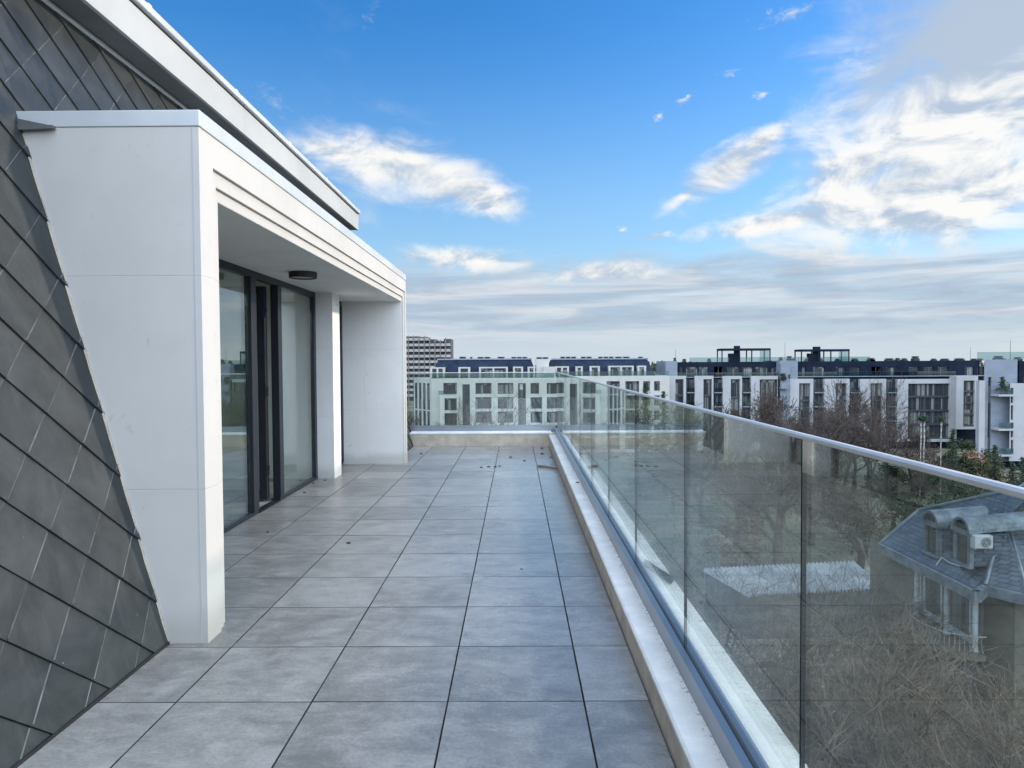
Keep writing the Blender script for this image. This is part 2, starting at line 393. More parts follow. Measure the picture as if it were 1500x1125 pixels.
# ---------------------------------------------------------------- ground and terrace
def ground_mat():
    m, T, b = principled('garden_ground')
    P = T.new('ShaderNodeNewGeometry').outputs['Position']
    n = T.noise(P, .09, 8, .65); f = T.noise(P, 1.1, 7, .7)
    c = T.mix(T.ss(n, .42, .58), (.150, .130, .095), (.060, .080, .038))
    c = T.mix(T.m('MULTIPLY', T.ss(f, .45, .7), .5), c, (.175, .160, .128))
    T.l.new(c, b.inputs['Base Color']); b.inputs['Roughness'].default_value = .95
    bp = T.new('ShaderNodeBump'); bp.inputs['Strength'].default_value = .8; bp.inputs['Distance'].default_value = .3
    T.l.new(f, bp.inputs['Height']); T.l.new(bp.outputs[0], b.inputs['Normal'])
    return m
M['ground'] = ground_mat()
g = MB(); g.face([(-2500, -800, GZ), (2500, -800, GZ), (2500, 3500, GZ), (-2500, 3500, GZ)])
struct('ground', g, M['ground'])
M['path'] = mat('pale_gravel', (.23, .21, .185), .95, var=.2, scale=.6, bump=.6, bscale=3)
pth = MB()
cpts = [(9, 30), (14, 44), (20, 55), (29, 63), (42, 69), (60, 76)]
for i in range(len(cpts)-1):
    (ax, ay), (bx, by) = cpts[i], cpts[i+1]
    def nrm(i):
        a = Vector(cpts[max(i-1, 0)]); b_ = Vector(cpts[min(i+1, len(cpts)-1)]); d = (b_-a).normalized(); return Vector((-d.y, d.x))*2.2
    n0, n1 = nrm(i), nrm(i+1)
    pth.face([(ax+n0.x, ay+n0.y, GZ+.004), (bx+n1.x, by+n1.y, GZ+.004), (bx-n1.x, by-n1.y, GZ+.004), (ax-n0.x, ay-n0.y, GZ+.004)])
struct('path', pth, M['path'])

fl = MB()
jx = [-.3103+.6*i for i in range(-5, 3)]; jy = [3.0395+.6*j for j in range(-12, 18)]
GAP = .0018
def tile(xa, xb, ya, yb):
    t = [rnd.gauss(0, .0005) for _ in range(4)]; r = rnd.random(); b = .0018
    xa += GAP*1.5; xb -= GAP*1.5; ya += GAP*1.3; yb -= GAP*1.3
    def zt(x, y):
        u = (x-xa)/(xb-xa); v = (y-ya)/(yb-ya)
        return t[0]*(1-u)*(1-v)+t[1]*u*(1-v)+t[2]*(1-u)*v+t[3]*u*v
    o = [(xa, ya), (xb, ya), (xb, yb), (xa, yb)]; i_ = [(xa+b, ya+b), (xb-b, ya+b), (xb-b, yb-b), (xa+b, yb-b)]
    vs = [(x, y, zt(x, y)) for x, y in i_] + [(x, y, zt(x, y)-b) for x, y in o] + [(x, y, -.02) for x, y in o]
    fl.mesh(vs, [(0, 1, 2, 3)], 0, r)
    fl.mesh(vs, [(4+k, 4+(k+1) % 4, (k+1) % 4, k) for k in range(4)] + [(8+k, 8+(k+1) % 4, 4+(k+1) % 4, 4+k) for k in range(4)], 1, r)
for i in range(len(jx)-1):
    for j in range(len(jy)-1):
        ya, yb = jy[j], jy[j+1]
        yb = min(yb, YF+.03)
        if ya >= YF: continue
        mid = (ya+yb)/2
        if jx[i+1] < X0-.62: 
            continue
        lo = X0-.0 if not (3.7 < ya+.3 < 10.6) else -2.7
        xa = max(jx[i], lo-.03); xb = min(jx[i+1], X1-.006)
        if xb-xa < .03: continue
        tile(xa, xb, ya, yb)
bs = MB(); bs.box(-2.6, XK0+.05, -4.2, YF+.05, -.3, -.0205, 0)
M['tile_edge'] = mat('dirty_tile_edge', (.075, .078, .08), .8, var=.3, scale=4)
f_o = struct('terrace_floor', fl, [M['tile'], M['tile_edge']], attr=True)
struct('terrace_slab', bs, M['joint'])

# ---------------------------------------------------------------- the penthouse storey
S = .264; HY = math.hypot(1, S)
house = thing('penthouse_storey', 'slate grey mansard roof storey with white render portal at the left of the terrace', 'building', (X0, 3.69, 0))
def mpt(y, wd, off=0.0):           # point on the mansard: along, up the slope, out from it
    return (X0 - S*wd/HY + off/HY, y, wd/HY + off*S/HY)
def clip(poly, k, lim, keep_less):
    out = []
    for i in range(len(poly)):
        a, b = poly[i], poly[(i+1) % len(poly)]
        ia = (a[k] <= lim) == keep_less; ib = (b[k] <= lim) == keep_less
        if ia: out.append(a)
        if ia != ib:
            t = (lim-a[k])/(b[k]-a[k]); out.append((a[0]+(b[0]-a[0])*t, a[1]+(b[1]-a[1])*t))
    return out
sh = MB()
SY, SW, Y00, W00 = .1965, .1738, 3.053, .0915
WT = 3.717*HY
zones = [(-4.0, 3.69, 0.0, WT), (3.69, 10.55, 2.75*HY, WT), (10.55, YF+.12, 0.0, WT)]
for (ya, yb, wa, wb) in zones:
    for i in range(int((ya-Y00)/SY)-2, int((yb-Y00)/SY)+3):
        for j in range(-2, int(wb/SW)+3):
            if (i+j) % 2: continue           # i+j even marks a corner (bottom) of a diamond
            cy_, cw = Y00+SY*i, W00+SW*(j+1)
            g_ = .0012
            poly = [(cy_, cw-SW+g_), (cy_+SY-g_, cw), (cy_, cw+SW-g_), (cy_-SY+g_, cw)]
            for k, lim, less in ((0, ya, False), (0, yb, True), (1, wa, False), (1, wb, True)):
                if poly: poly = clip(poly, k, lim, less)
            if len(poly) < 3: continue
            r = rnd.random(); tl = rnd.gauss(0, .0022); t2 = rnd.gauss(0, .0018)
            def off(p):                     # the lower left edge stands proud of the next sheet
                a = (p[0]-cy_)/SY; b_ = (p[1]-cw)/SW
                return .0062 - .0052*(a+b_) + tl*a*.6 + t2*b_*.6
            top = [mpt(p[0], p[1], off(p)) for p in poly]; bot = [mpt(p[0], p[1], -.004) for p in poly]
            n = len(poly)
            sh.mesh(top+bot, [tuple(range(n))] + [(a, n+a, n+(a+1) % n, (a+1) % n) for a in range(n)], 0, r)
fo = MB()
for (ya, yb, wa, wb) in zones:
    for i in range(int((ya-Y00)/SY)-2, int((yb-Y00)/SY)+3):
        for j in range(-2, int(wb/SW)+3):
            if (i+j) % 2: continue
            p0, p1 = (Y00+SY*i, W00+SW*j), (Y00+SY*(i+1), W00+SW*(j+1))
            t0, t1 = .03, .985
            q0 = (p0[0]+SY*t0, p0[1]+SW*t0); q1 = (p0[0]+SY*t1, p0[1]+SW*t1)
            lo_t = max(0, (ya-q0[0])/(q1[0]-q0[0]), (wa-q0[1])/(q1[1]-q0[1])); hi_t = min(1, (yb-q0[0])/(q1[0]-q0[0]), (wb-q0[1])/(q1[1]-q0[1]))
            if hi_t-lo_t < .05: continue
            q0, q1 = tuple(q0[k]+(q1[k]-q0[k])*lo_t for k in (0, 1)), tuple(q0[k]+(q1[k]-q0[k])*hi_t for k in (0, 1))
            oa = .0062+.0052*(1-2*(t0+(t1-t0)*lo_t))+.0006; ob = .0062+.0052*(1-2*(t0+(t1-t0)*hi_t))+.0006
            w_ = .0032; A_ = [mpt(q0[0]-w_, q0[1]+w_, oa-.0015), mpt(q0[0], q0[1], oa+.0018), mpt(q0[0]+w_, q0[1]-w_, oa-.0015)]; B_ = [mpt(q1[0]-w_, q1[1]+w_, ob-.0015), mpt(q1[0], q1[1], ob+.0018), mpt(q1[0]+w_, q1[1]-w_, ob-.0015)]
            fo.mesh(A_+B_, [(0, 1, 4, 3), (1, 2, 5, 4)])
wall = sh.build('mansard_wall', M['shingle'], house, attr=True)
fo.build('shingle_fold', M['fold'], wall)
ul = MB()
for (ya, yb, wa, wb) in zones:
    ul.face([mpt(ya, wa-.02, -.004), mpt(yb, wa-.02, -.004), mpt(yb, wb, -.004), mpt(ya, wb, -.004)])
# end wall of the storey behind the far kerb
ul.face([mpt(YF+.12, 0, -.004), mpt(YF+.12, WT, -.004), (-9, YF+.12, 3.717), (-9, YF+.12, 0)])
ul.build('mansard_backing', M['joint'], house)
tr = MB()
tr.tube([mpt(-4, WT-.03, .012), mpt(YF, WT-.03, .012)], .018, 6)
tr.build('mansard_top_trim', M['fascia'], house)
tb = MB(); tb.box(X0+.004, X0+.012, -4, 3.68, -.004, .016); tb.build('mansard_base_trim', M['black'], house)
tb = MB(); tb.box(X0+.004, X0+.012, 10.56, YF, -.004, .016); tb.build('mansard_base_trim', M['black'], house)
e = MB(); e.prism([mpt(0, -.0, -.03)[::2], mpt(0, -.0, .022)[::2], mpt(0, WT, .022)[::2], mpt(0, WT, -.03)[::2]], 1, YF+.10, YF+.13)
e.build('mansard_end_trim', M['black'], house)

# cornice
XC = -2.609; YC = 11.70
c = MB(); c.box(-2.90, XC-.002, -4, YC-.002, 3.717, 3.73); so_ = c.build('cornice_soffit', M['soffit'], house)
c = MB()
ys = [-4, -.6, 2.9, 6.815, 10.2, YC]
for a, b_ in zip(ys, ys[1:]): c.bbox(XC-.03, XC, a+.0015, b_-.0015, 3.712, 3.962, .002)
c.bbox(-9.0, XC-.031, YC-.03, YC, 3.732, 3.962, .002)
cor = c.build('cornice_fascia', M['fascia'], house)
c = MB(); c.box(-9, XC-.012, -4, YC-.012, 3.963, 3.985); c.build('cornice_shade_strip', M['black'], cor)  # black strip paints in the shadow line under the cap
c = MB(); c.bbox(-9, XC+.028, -4, YC+.035, 3.986, 4.040, .006)
for yy in [-1.2+1.55*i for i in range(8)]: c.bbox(-3.2, XC+.031, yy, yy+.05, 3.984, 4.046, .003)
c.build('cornice_cap', M['coping'], cor)

# portal
YA, YB = 3.69, 10.55
p = MB()
ST = [(-1.655, 0.0), (-1.675, .168), (-1.695, .247)]       # stepped reveal: face x, inset
ZT = [2.567, 2.483, 2.417]
JI = .315                                                   # clear opening starts
p.box(-2.64, -1.655, YA, YA+.168, 0, 2.735); p.box(-2.64, -1.675, YA+.168, YA+.247, 0, 2.60); p.box(-2.64, -1.695, YA+.247, YA+JI, 0, 2.60)
p.box(-2.64, -1.655, YB-.07, YB, 0, 2.735); p.box(-2.64, -1.675, YB-.14, YB-.07, 0, 2.60); p.box(-2.64, -1.695, YB-.15, YB-.14, 0, 2.60)
p.box(-2.64, -1.655, YA+.168, YB-.07, ZT[0], 2.735)
portal = p.build('portal_frame', M['stone'], house)
p = MB()
p.box(-2.64, -1.675, YA+.247, YB-.14, ZT[1], ZT[0]-.002); p.box(-2.64, -1.695, YA+JI, YB-.15, ZT[2], ZT[1]-.002)
p.build('lintel_moulding', M['stone'], portal)
p = MB(); p.box(-2.60, -1.697, YA+JI+.001, YB-.151, 2.4145, 2.4168); p.build('recess_ceiling', M['ceil'], portal)  # thin board carrying the lightened ceiling colour
p = MB(); p.box(-1.693, -1.687, YA-.0022, YA+.002, 0, 2.735); p.build('corner_bead', M['fascia'], portal)
p = MB()
for a, b_ in ((YA-.006, 6.009), (6.009, 8.343), (8.343, YB+.008)):
    p.bbox(-2.62, -1.647, a+.0015, b_-.0015, 2.7372, 2.822, .004)
p.build('portal_coping', M['coping'], portal)
p = MB(); p.prism([(-2.645, 2.712), (-2.40, 2.722), (-2.40, 2.738), (-2.645, 2.742)], 1, YA-.035, YA-.008); p.prism([(-2.66, 2.743), (-2.41, 2.739), (-2.625, 2.785)], 1, YA-.02, YA-.008)
M['flash'] = mat('flashing_zinc', (.16, .17, .175), .5, .3)
p.build('coping_flashing', M['flash'], portal)
p = MB(); p.tube([(X0+.006, YA-.006, 0), mpt(YA-.006, 2.7*HY, .006)], .007, 5); p.build('sealant_strip', M['kerb'], portal)
# pillar between the glazing
p = MB(); p.bbox(-2.60, -2.368, 9.045, 9.405, 0, 2.4165, .003); p.build('pillar', M['stone_in'], house)
p = MB(); p.box(-2.70, -1.70, YB-.155, YB-.150, 0, 2.4165); p.build('recess_end_wall', M['stone_in'], house)

# glazing
XW = -2.60
def fr(mb, y0, y1, z0, z1, d=.07, x=XW): mb.bbox(x-d/2-.02, x+d/2-.02, y0, y1, z0, z1, .004)
f = MB()
fr(f, 4.0, 9.045, 2.345, 2.4165); fr(f, 4.0, 6.954, .0, .035); fr(f, 7.594, 9.045, .0, .035)
fr(f, 4.0, 4.07, .035, 2.345)
for y0, y1 in ((6.822, 6.954), (7.594, 7.712)): fr(f, y0, y1, .0355, 2.3445, .085)
fr(f, 8.965, 9.045, .0355, 2.3445)
fr(f, 6.955, 7.593, -.01, .012, .09)
frame = f.build('door_frame', M['anthracite'], house)
for y0, y1 in ((4.07, 6.822), (7.712, 8.965)):
    g1 = MB(); g1.box(XW-.03, XW-.012, y0+.001, y1-.001, .0355, 2.3445); g1.build('pane', M['doorglass'], frame)
# open leaf, swung inwards on the right-hand post
LW = .62
leaf = thing('door_leaf', None, None, (0, 0, 0)); leaf.parent = house
lf = MB()
xa, xb, yl = -2.70-LW, -2.70, 7.555
lf.bbox(xa, xa+.085, yl-.035, yl+.035, .03, 2.33, .004); lf.bbox(xb-.085, xb, yl-.035, yl+.035, .03, 2.33, .004)
lf.bbox(xa+.085, xb-.085, yl-.034, yl+.034, .03, .13, .004); lf.bbox(xa+.085, xb-.085, yl-.034, yl+.034, 2.245, 2.33, .004)
bpy.data.objects.remove(leaf)
leaf = lf.build('door_leaf', M['anthracite'], house)
lg = MB(); lg.box(xa+.0855, xb-.0855, yl-.01, yl+.01, .131, 2.244); lg.build('pane', M['doorglass'], leaf)
for z in (.35, 1.2, 2.05):
    hg = MB(); hg.tube([(xb+.02, yl-.03, z-.05), (xb+.02, yl-.03, z+.05)], .011, 8); hg.build('hinge', M['anthracite'], leaf)
hd = MB(); hd.bbox(xa+.03, xa+.055, yl-.05, yl-.036, .95, 1.13, .003); hd.tube([(xa+.042, yl-.05, 1.04), (xa+.042, yl-.085, 1.04), (xa+.16, yl-.085, 1.04)], .010, 8)
hd.build('handle', M['channel'], leaf)
f = MB(); fr(f, 9.406, 10.39, 2.345, 2.4165); fr(f, 9.406, 10.39, 0, .035); fr(f, 9.406, 9.466, .0355, 2.3445); fr(f, 10.31, 10.39, .0355, 2.3445, .09)
f2 = f.build('window_frame', M['anthracite'], house)
g1 = MB(); g1.box(XW-.03, XW-.012, 9.467, 10.309, .0355, 2.3445); g1.build('pane', M['doorglass'], f2)
# room behind
r = MB(); r.face([(-7, 3.95, .001), (XW-.06, 3.95, .001), (XW-.06, 10.5, .001), (-7, 10.5, .001)]); r.build('room_floor', M['interior_floor'], house)
r = MB()
r.box(-7.2, -7, 3.8, 10.6, 0, 2.6); r.box(-7, XW-.06, 3.8, 3.95, 0, 2.6); r.box(-7, -2.66, 9.10, 9.30, 0, 2.6); r.box(-7, XW-.06, 10.42, 10.6, 0, 2.6)
r.box(-7, -2.62, 3.8, 10.6, 2.60, 2.7); r.box(-5.2, -5.05, 3.95, 7.4, 0, 2.6)
r.build('room_wall', M['interior'], house)
# flat roof and the body of the block below
r = MB(); r.box(-14, -2.9, -6, YC-.05, 3.72, 3.90); r.box(-14, -9.01, -6, YF+.1, -.3, 3.715)
r.build('flat_roof', M['soffit'], house)
r = MB(); r.box(-14, .90, -8, YF+.55, GZ, -.31); r.build('lower_storeys', M['stone_in'], house)

lamp = thing('ceiling_lamp', 'round black surface lamp under the portal soffit above the open door', 'lamp', (-2.14, 7.06, 2.4165))
l = MB(); l.lathe([(.0, 0), (.135, 0), (.138, -.004), (.138, -.058), (.134, -.062), (.118, -.062), (.118, -.05), (0, -.05)], (-2.14, 7.06, 2.4165), 40)
l.build('housing', M['black'], lamp)
l = MB(); l.lathe([(.0, -.053), (.112, -.053), (.117, -.051)], (-2.14, 7.06, 2.4165), 40); l.build('diffuser', M['diffuser'], lamp)

# ---------------------------------------------------------------- kerbs and balustrades
def zk(y): return .135 + (y-2)*.0062                    # kerb rises slightly along the terrace
YFAR = 12.95
kerb = thing('parapet_kerb', 'low beige kerb with white coping along the right side of the terrace floor', 'kerb', (XK0, -4, 0))
k = MB()
k.prism([(XK0, -.3), (.90, -.3), (.90, .10), (XK0, .10)], 1, -4, YFAR-.2)
# the inner face up to the coping, rising
def ramp(mb, x0, x1, y0, y1, zb, f0, f1, mi=0):
    v = [(x0, y0, zb), (x1, y0, zb), (x1, y1, zb), (x0, y1, zb), (x0, y0, f0), (x1, y0, f0), (x1, y1, f1), (x0, y1, f1)]
    mb.mesh(v, [(3, 2, 1, 0), (4, 5, 6, 7), (0, 1, 5, 4), (1, 2, 6, 5), (2, 3, 7, 6), (3, 0, 4, 7)], mi)
ramp(k, XK0+.0005, .70, -4, YF+.0, .1002, zk(-4)-.026, zk(YF)-.026)
k.build('kerb_wall', M['kerb'], kerb)
k = MB()
yj = [-4, -2.7, -1.1, .55, 1.75, 2.90, 4.3, 5.9, 7.5, 9.1, 10.7, YF]
for a, b_ in zip(yj, yj[1:]):
    a += .0012; b_ -= .0012; x0, x1 = XK0-.004, .70; ch = .009
    pr = lambda y: [(x0, y, zk(y)-.025), (x1, y, zk(y)-.025), (x1, y, zk(y)), (x0+ch, y, zk(y)), (x0, y, zk(y)-ch)]
    v = pr(a)+pr(b_); k.mesh(v, [(0, 1, 2, 3, 4), (9, 8, 7, 6, 5)]+[(i, 5+i, 5+(i+1) % 5, (i+1) % 5) for i in range(5)])
k.build('coping', M['kerb_top'], kerb)
k = MB()
for a, b_ in zip(yj, yj[1:]):
    a += .0012; b_ -= .0012
    prf = lambda y: [(.792, y, zk(y)-.05), (.968, y, zk(y)-.05), (.968, y, zk(y)-.004), (.83, y, zk(y)+.012), (.792, y, zk(y)+.030)]
    v = prf(a)+prf(b_); k.mesh(v, [(0, 1, 2, 3, 4), (9, 8, 7, 6, 5)]+[(i, 5+i, 5+(i+1) % 5, (i+1) % 5) for i in range(5)])
k.build('outer_coping', M['coping_out'], kerb)

fk = thing('far_kerb', 'low beige cross kerb with white edge closing the far end of the terrace', 'kerb', (-.6, YF, 0))
ZF = .215
k = MB(); k.box(-2.6, XG+.2, YF, YF+.35, -.3, ZF); k.build('kerb_wall', M['kerb'], fk)
k = MB(); k.bbox(-2.6, XK0+.05, YF-.008, YF+.36, ZF+.0005, ZF+.028, .005); k.build('coping', M['kerb_top'], fk)

def rail_z(y): return 1.292 + .0022*y
bal = thing('glass_balustrade', 'long frameless glass balustrade with slim steel handrail along the right side of the terrace', 'railing', (XG, -4, .15))
c = MB()
for a, b_ in ((-4, 1.4), (1.4, 4.9), (4.9, 8.4), (8.4, YFAR)):
    a += .001; b_ -= .001
    for (x0, x1, top) in ((.7005, XG-.0115, .088), (XG+.0115, .7905, .075)):
        v = []
        for y in (a, b_):
            v += [(x0, y, zk(y)-.03), (x1, y, zk(y)-.03), (x1, y, zk(y)+top), (x0, y, zk(y)+top)]
        c.mesh(v, [(0, 1, 2, 3), (7, 6, 5, 4)]+[(i, 4+i, 4+(i+1) % 4, (i+1) % 4) for i in range(4)])
c.build('base_channel', M['channel'], bal)
c = MB(); ramp(c, XG-.011, XG+.011, -4, YFAR, .12, zk(-4)+.082, zk(YFAR)+.082); c.build('rubber_seal', M['black'], bal)
yj2 = [-3.23, -1.98, -.72, .545, 1.805, 3.065, 4.345, 5.62, 6.90, 8.17, 9.44, 10.71, YFAR-.02]
def pane(mb, x0, x1, y0, y1, z0, za, zb):
    """slab of glass: two faces, dark polished edges"""
    A = [(x0, y0, z0), (x0, y1, z0), (x0, y1, zb), (x0, y0, za)]; B = [(x1, y0, z0), (x1, y1, z0), (x1, y1, zb), (x1, y0, za)]
    mb.face(A, 0); mb.face(B, 0)
    for i in range(4):
        j = (i+1) % 4; mb.face([A[i], A[j], B[j], B[i]], 1)
for a, b_ in zip(yj2, yj2[1:]):
    a += .0035; b_ -= .0035
    q = MB(); pane(q, XG-.006, XG+.006, a, b_, zk(a)+.04, rail_z(a)-.006, rail_z(b_)-.006)
    q.build('glass_pane', [M['glass'], M['glass_edge']], bal)
h = MB()
HR = [(-.0115, -.006), (-.0095, -.008), (.0095, -.008), (.0115, -.006), (.0115, .001), (.006, .0055), (-.006, .0055), (-.0115, .001)]
v = []
for y in (-4, YFAR+.015): v += [(XG+dx, y, rail_z(y)+dz) for dx, dz in HR]
h.mesh(v, [tuple(range(8)), tuple(range(15, 7, -1))]+[(i, 8+i, 8+(i+1) % 8, (i+1) % 8) for i in range(8)])
h.build('handrail', M['steel'], bal)

fb = thing('far_glass_balustrade', 'frameless glass balustrade with steel handrail across the far end of the terrace', 'railing', (-.6, YFAR, ZF))
c = MB(); c.box(-2.2, XG-.03, YFAR-.045, YFAR-.012, ZF+.029, ZF+.125); c.box(-2.2, XG-.03, YFAR+.012, YFAR+.045, ZF+.029, ZF+.125)
c.build('base_channel', M['channel'], fb)
xs = [-2.2, -.96, .28, XG-.012]
for a, b_ in zip(xs, xs[1:]):
    q = MB(); y0, y1 = YFAR-.008, YFAR+.008; z0, z1 = ZF+.04, rail_z(YFAR)-.006; a += .004; b_ -= .004
    A = [(a, y0, z0), (b_, y0, z0), (b_, y0, z1), (a, y0, z1)]; B = [(x, y1, z) for x, _, z in A]
    q.face(A, 0); q.face(B, 0)
    for i in range(4): q.face([A[i], A[(i+1) % 4], B[(i+1) % 4], B[i]], 1)
    q.build('glass_pane', [M['glass'], M['glass_edge']], fb)
h = MB(); v = []
for x in (-2.2, XG-.016): v += [(x, YFAR+dx, rail_z(YFAR)+dz) for dx, dz in HR]
h.mesh(v, [tuple(range(8)), tuple(range(15, 7, -1))]+[(i, 8+i, 8+(i+1) % 8, (i+1) % 8) for i in range(8)])
h.build('handrail', M['steel'], fb)
fk_end = MB(); fk_end.bbox(XK0+.06, .968, YF+.006, YF+.36, zk(YF)-.05, ZF-.02, .004); fk_end.build('corner_coping', M['coping_out'], fk)

# ---------------------------------------------------------------- little things lying on the terrace
M['wood'] = mat('weathered_wood', (.23, .19, .14), .9, var=.2, scale=9, stretch=(1, 8, 1))
M['dirt'] = mat('dark_debris', (.03, .026, .022), .95)
M['slate'] = mat('slate_piece', (.035, .037, .04), .6)
a = at_z(789, 682, .012); b_ = at_z(818, 686, .012)
st = MB(); d = (b_-a).normalized(); n = Vector((-d.y, d.x, 0))*.022
st.mesh([a-n, b_-n*.8, b_+n*.7, a+n, a-n+Vector((0, 0, .022)), b_-n*.8+Vector((0, 0, .02)), b_+n*.7+Vector((0, 0, .02)), a+n+Vector((0, 0, .022))],
        [(3, 2, 1, 0), (4, 5, 6, 7), (0, 1, 5, 4), (1, 2, 6, 5), (2, 3, 7, 6), (3, 0, 4, 7)])
for vv in range(len(st.v)): st.v[vv] = (st.v[vv][0], st.v[vv][1], st.v[vv][2]-.011)
tag(st.build('wood_offcut', M['wood']), 'short weathered wooden batten lying on the tiles against the right kerb', 'wood')
def clump(px, py, z, s, label, group='dark crumbs of debris scattered on the terrace tiles'):
    c = at_z(px, py, z); q = MB(); bm = bmesh.new(); bmesh.ops.create_icosphere(bm, subdivisions=2, radius=1)
    for v in bm.verts:
        k = 1+rnd.uniform(-.3, .3); v.co = Vector((v.co.x*s*k*1.1, v.co.y*s*k*.75, max(-.35, v.co.z)*s*k*.5))
    q.mesh([v.co+c+Vector((0, 0, s*.17)) for v in bm.verts], [[v.index for v in f.verts] for f in bm.faces]); bm.free()
    tag(q.build('debris_clump', M['dirt']), label, 'debris', group)
for px, py in ((617, 665), (748, 670), (705, 685), (716, 684), (725, 684), (732, 683), (794, 665), (807, 670), (734, 651), (794, 657), (768, 675)):
    clump(px, py, 0, rnd.uniform(.014, .024), 'dark crumb of debris on the tiles near the far kerb')
for px, py in ((446, 722), (459, 708), (476, 704), (461, 703)):
    clump(px, py, 0, rnd.uniform(.012, .018), 'dark crumb of debris on the tiles beside the glazed door')
clump(511, 796, 0, .016, 'single dark crumb of debris on the tiles in front of the open door')
clump(764, 834, 0, .009, 'tiny dark crumb of debris in the middle of the terrace tiles')
clump(392, 780, 0, .013, 'dark crumb of debris on the tiles next to the portal jamb')
clump(846, 707, .17, .018, 'dark crumb of debris lying on the kerb coping by the glass')
sl_ = MB(); pa = [at_z(972, 826, .165), at_z(1003, 848, .160), at_z(985, 852, .16)]
pa = [Vector((.845, 4.62, .162)), Vector((.965, 4.28, .150)), Vector((.925, 4.18, .153)), Vector((.83, 4.52, .163))]
sl_.mesh(pa+[v+Vector((0, 0, .018)) for v in pa[:2]]+[v+Vector((0, 0, .05)) for v in pa[2:]], [(3, 2, 1, 0), (4, 5, 6, 7), (0, 1, 5, 4), (1, 2, 6, 5), (2, 3, 7, 6), (3, 0, 4, 7)])
tag(sl_.build('slate_offcut', M['slate']), 'dark triangular slate offcut lying on the outer coping behind the glass', 'slate')
#@@REST@@
# ---------------------------------------------------------------- buildings across the gardens
M['far_white'] = mat('far_white_render', (.46, .455, .42), .85, var=.05, scale=.25)
M['far_cool'] = mat('far_pale_render', (.37, .38, .385), .85, var=.05, scale=.25)
M['far_roof'] = mat('far_slate_roof', (.020, .030, .054), .85, spec=.12, var=.15, scale=.5)
M['far_dark'] = mat('far_dark_cladding', (.011, .018, .033), .9, spec=.1, var=.12, scale=.4)
M['far_concrete'] = mat('far_grey_concrete', (.20, .23, .275), .8, var=.06, scale=.3, stretch=(1, 1, 4))
M['far_frame'] = mat('far_window_frame', (.045, .052, .062), .5)
M['far_cap'] = mat('far_chimney_cap', (.02, .024, .03), .5)
M['far_rail'] = glass_mat('far_rail_glass', (.66, .78, .78), .08, 4.0)
M['far_fin'] = mat('far_fin_grey', (.17, .175, .18), .8)
M['far_pale'] = mat('far_balcony_panel', (.38, .35, .325), .85, var=.08, scale=.3)
def win_mat(name, dark, curtain, amount):
    m, T, b = principled(name)
    P = T.new('ShaderNodeNewGeometry').outputs['Position']
    x, y, z = T.sep(P)
    n = T.noise(T.comb(T.m('MULTIPLY', x, 1.1), T.m('MULTIPLY', y, 1.1), T.m('MULTIPLY', T.m('FLOOR', T.m('DIVIDE', z, 3.1)), 5.3)), 1.0, 3, .6)
    fold = T.noise(T.comb(T.m('MULTIPLY', x, 9.0), y, 0.0), 1.0, 2, .5)
    k = T.m('MULTIPLY', T.ss(n, .50, .60), T.m('ADD', .55, T.m('MULTIPLY', fold, .6)))
    T.l.new(T.mix(T.m('MULTIPLY', k, amount), dark, curtain), b.inputs['Base Color'])
    b.inputs['Roughness'].default_value = .06; b.inputs['Specular IOR Level'].default_value = .55
    return m
M['win'] = win_mat('far_window_glass', (.030, .038, .045), (.30, .31, .30), .8)
M['win2'] = win_mat('far_window_glass_dark', (.022, .030, .040), (.20, .22, .24), .6)

def px_rect(x0, y0, x1, y1, Y):
    a = at(x0, y0, Y); b = at(x1, y1, Y); return a.x, b.x, b.z, a.z     # x0,x1,z0,z1
def facade(mb, x0, x1, z0, z1, Y, depth, holes, back=8.0, mi=0, sh=0.0):
    """wall sheet facing the camera side with true openings, plus its flanks and top"""
    xs = sorted({x0, x1, *[min(max(h[i], x0), x1) for h in holes for i in (0, 1)]})
    zs = sorted({z0, z1, *[min(max(h[i], z0), z1) for h in holes for i in (2, 3)]})
    for i in range(len(xs)-1):
        for j in range(len(zs)-1):
            cx, cz = (xs[i]+xs[i+1])/2, (zs[j]+zs[j+1])/2
            if any(h[0] < cx < h[1] and h[2] < cz < h[3] for h in holes): continue
            mb.face([(xs[i], Y, zs[j]), (xs[i+1], Y, zs[j]), (xs[i+1], Y, zs[j+1]), (xs[i], Y, zs[j+1])], mi)
    for a, b, c, d in holes:
        p = [(a, c), (b, c), (b, d), (a, d)]
        for k in range(4):
            q, r = p[k], p[(k+1) % 4]
            mb.face([(q[0], Y, q[1]), (r[0], Y, r[1]), (r[0], Y+depth, r[1]), (q[0], Y+depth, q[1])], mi)
    s_ = back*sh
    mb.face([(x0, Y, z0), (x0, Y, z1), (x0+s_, Y+back, z1), (x0+s_, Y+back, z0)], mi)
    mb.face([(x1, Y, z0), (x1, Y, z1), (x1+s_, Y+back, z1), (x1+s_, Y+back, z0)], mi)
    mb.face([(x0, Y, z1), (x1, Y, z1), (x1+s_, Y+back, z1), (x0+s_, Y+back, z1)], mi)
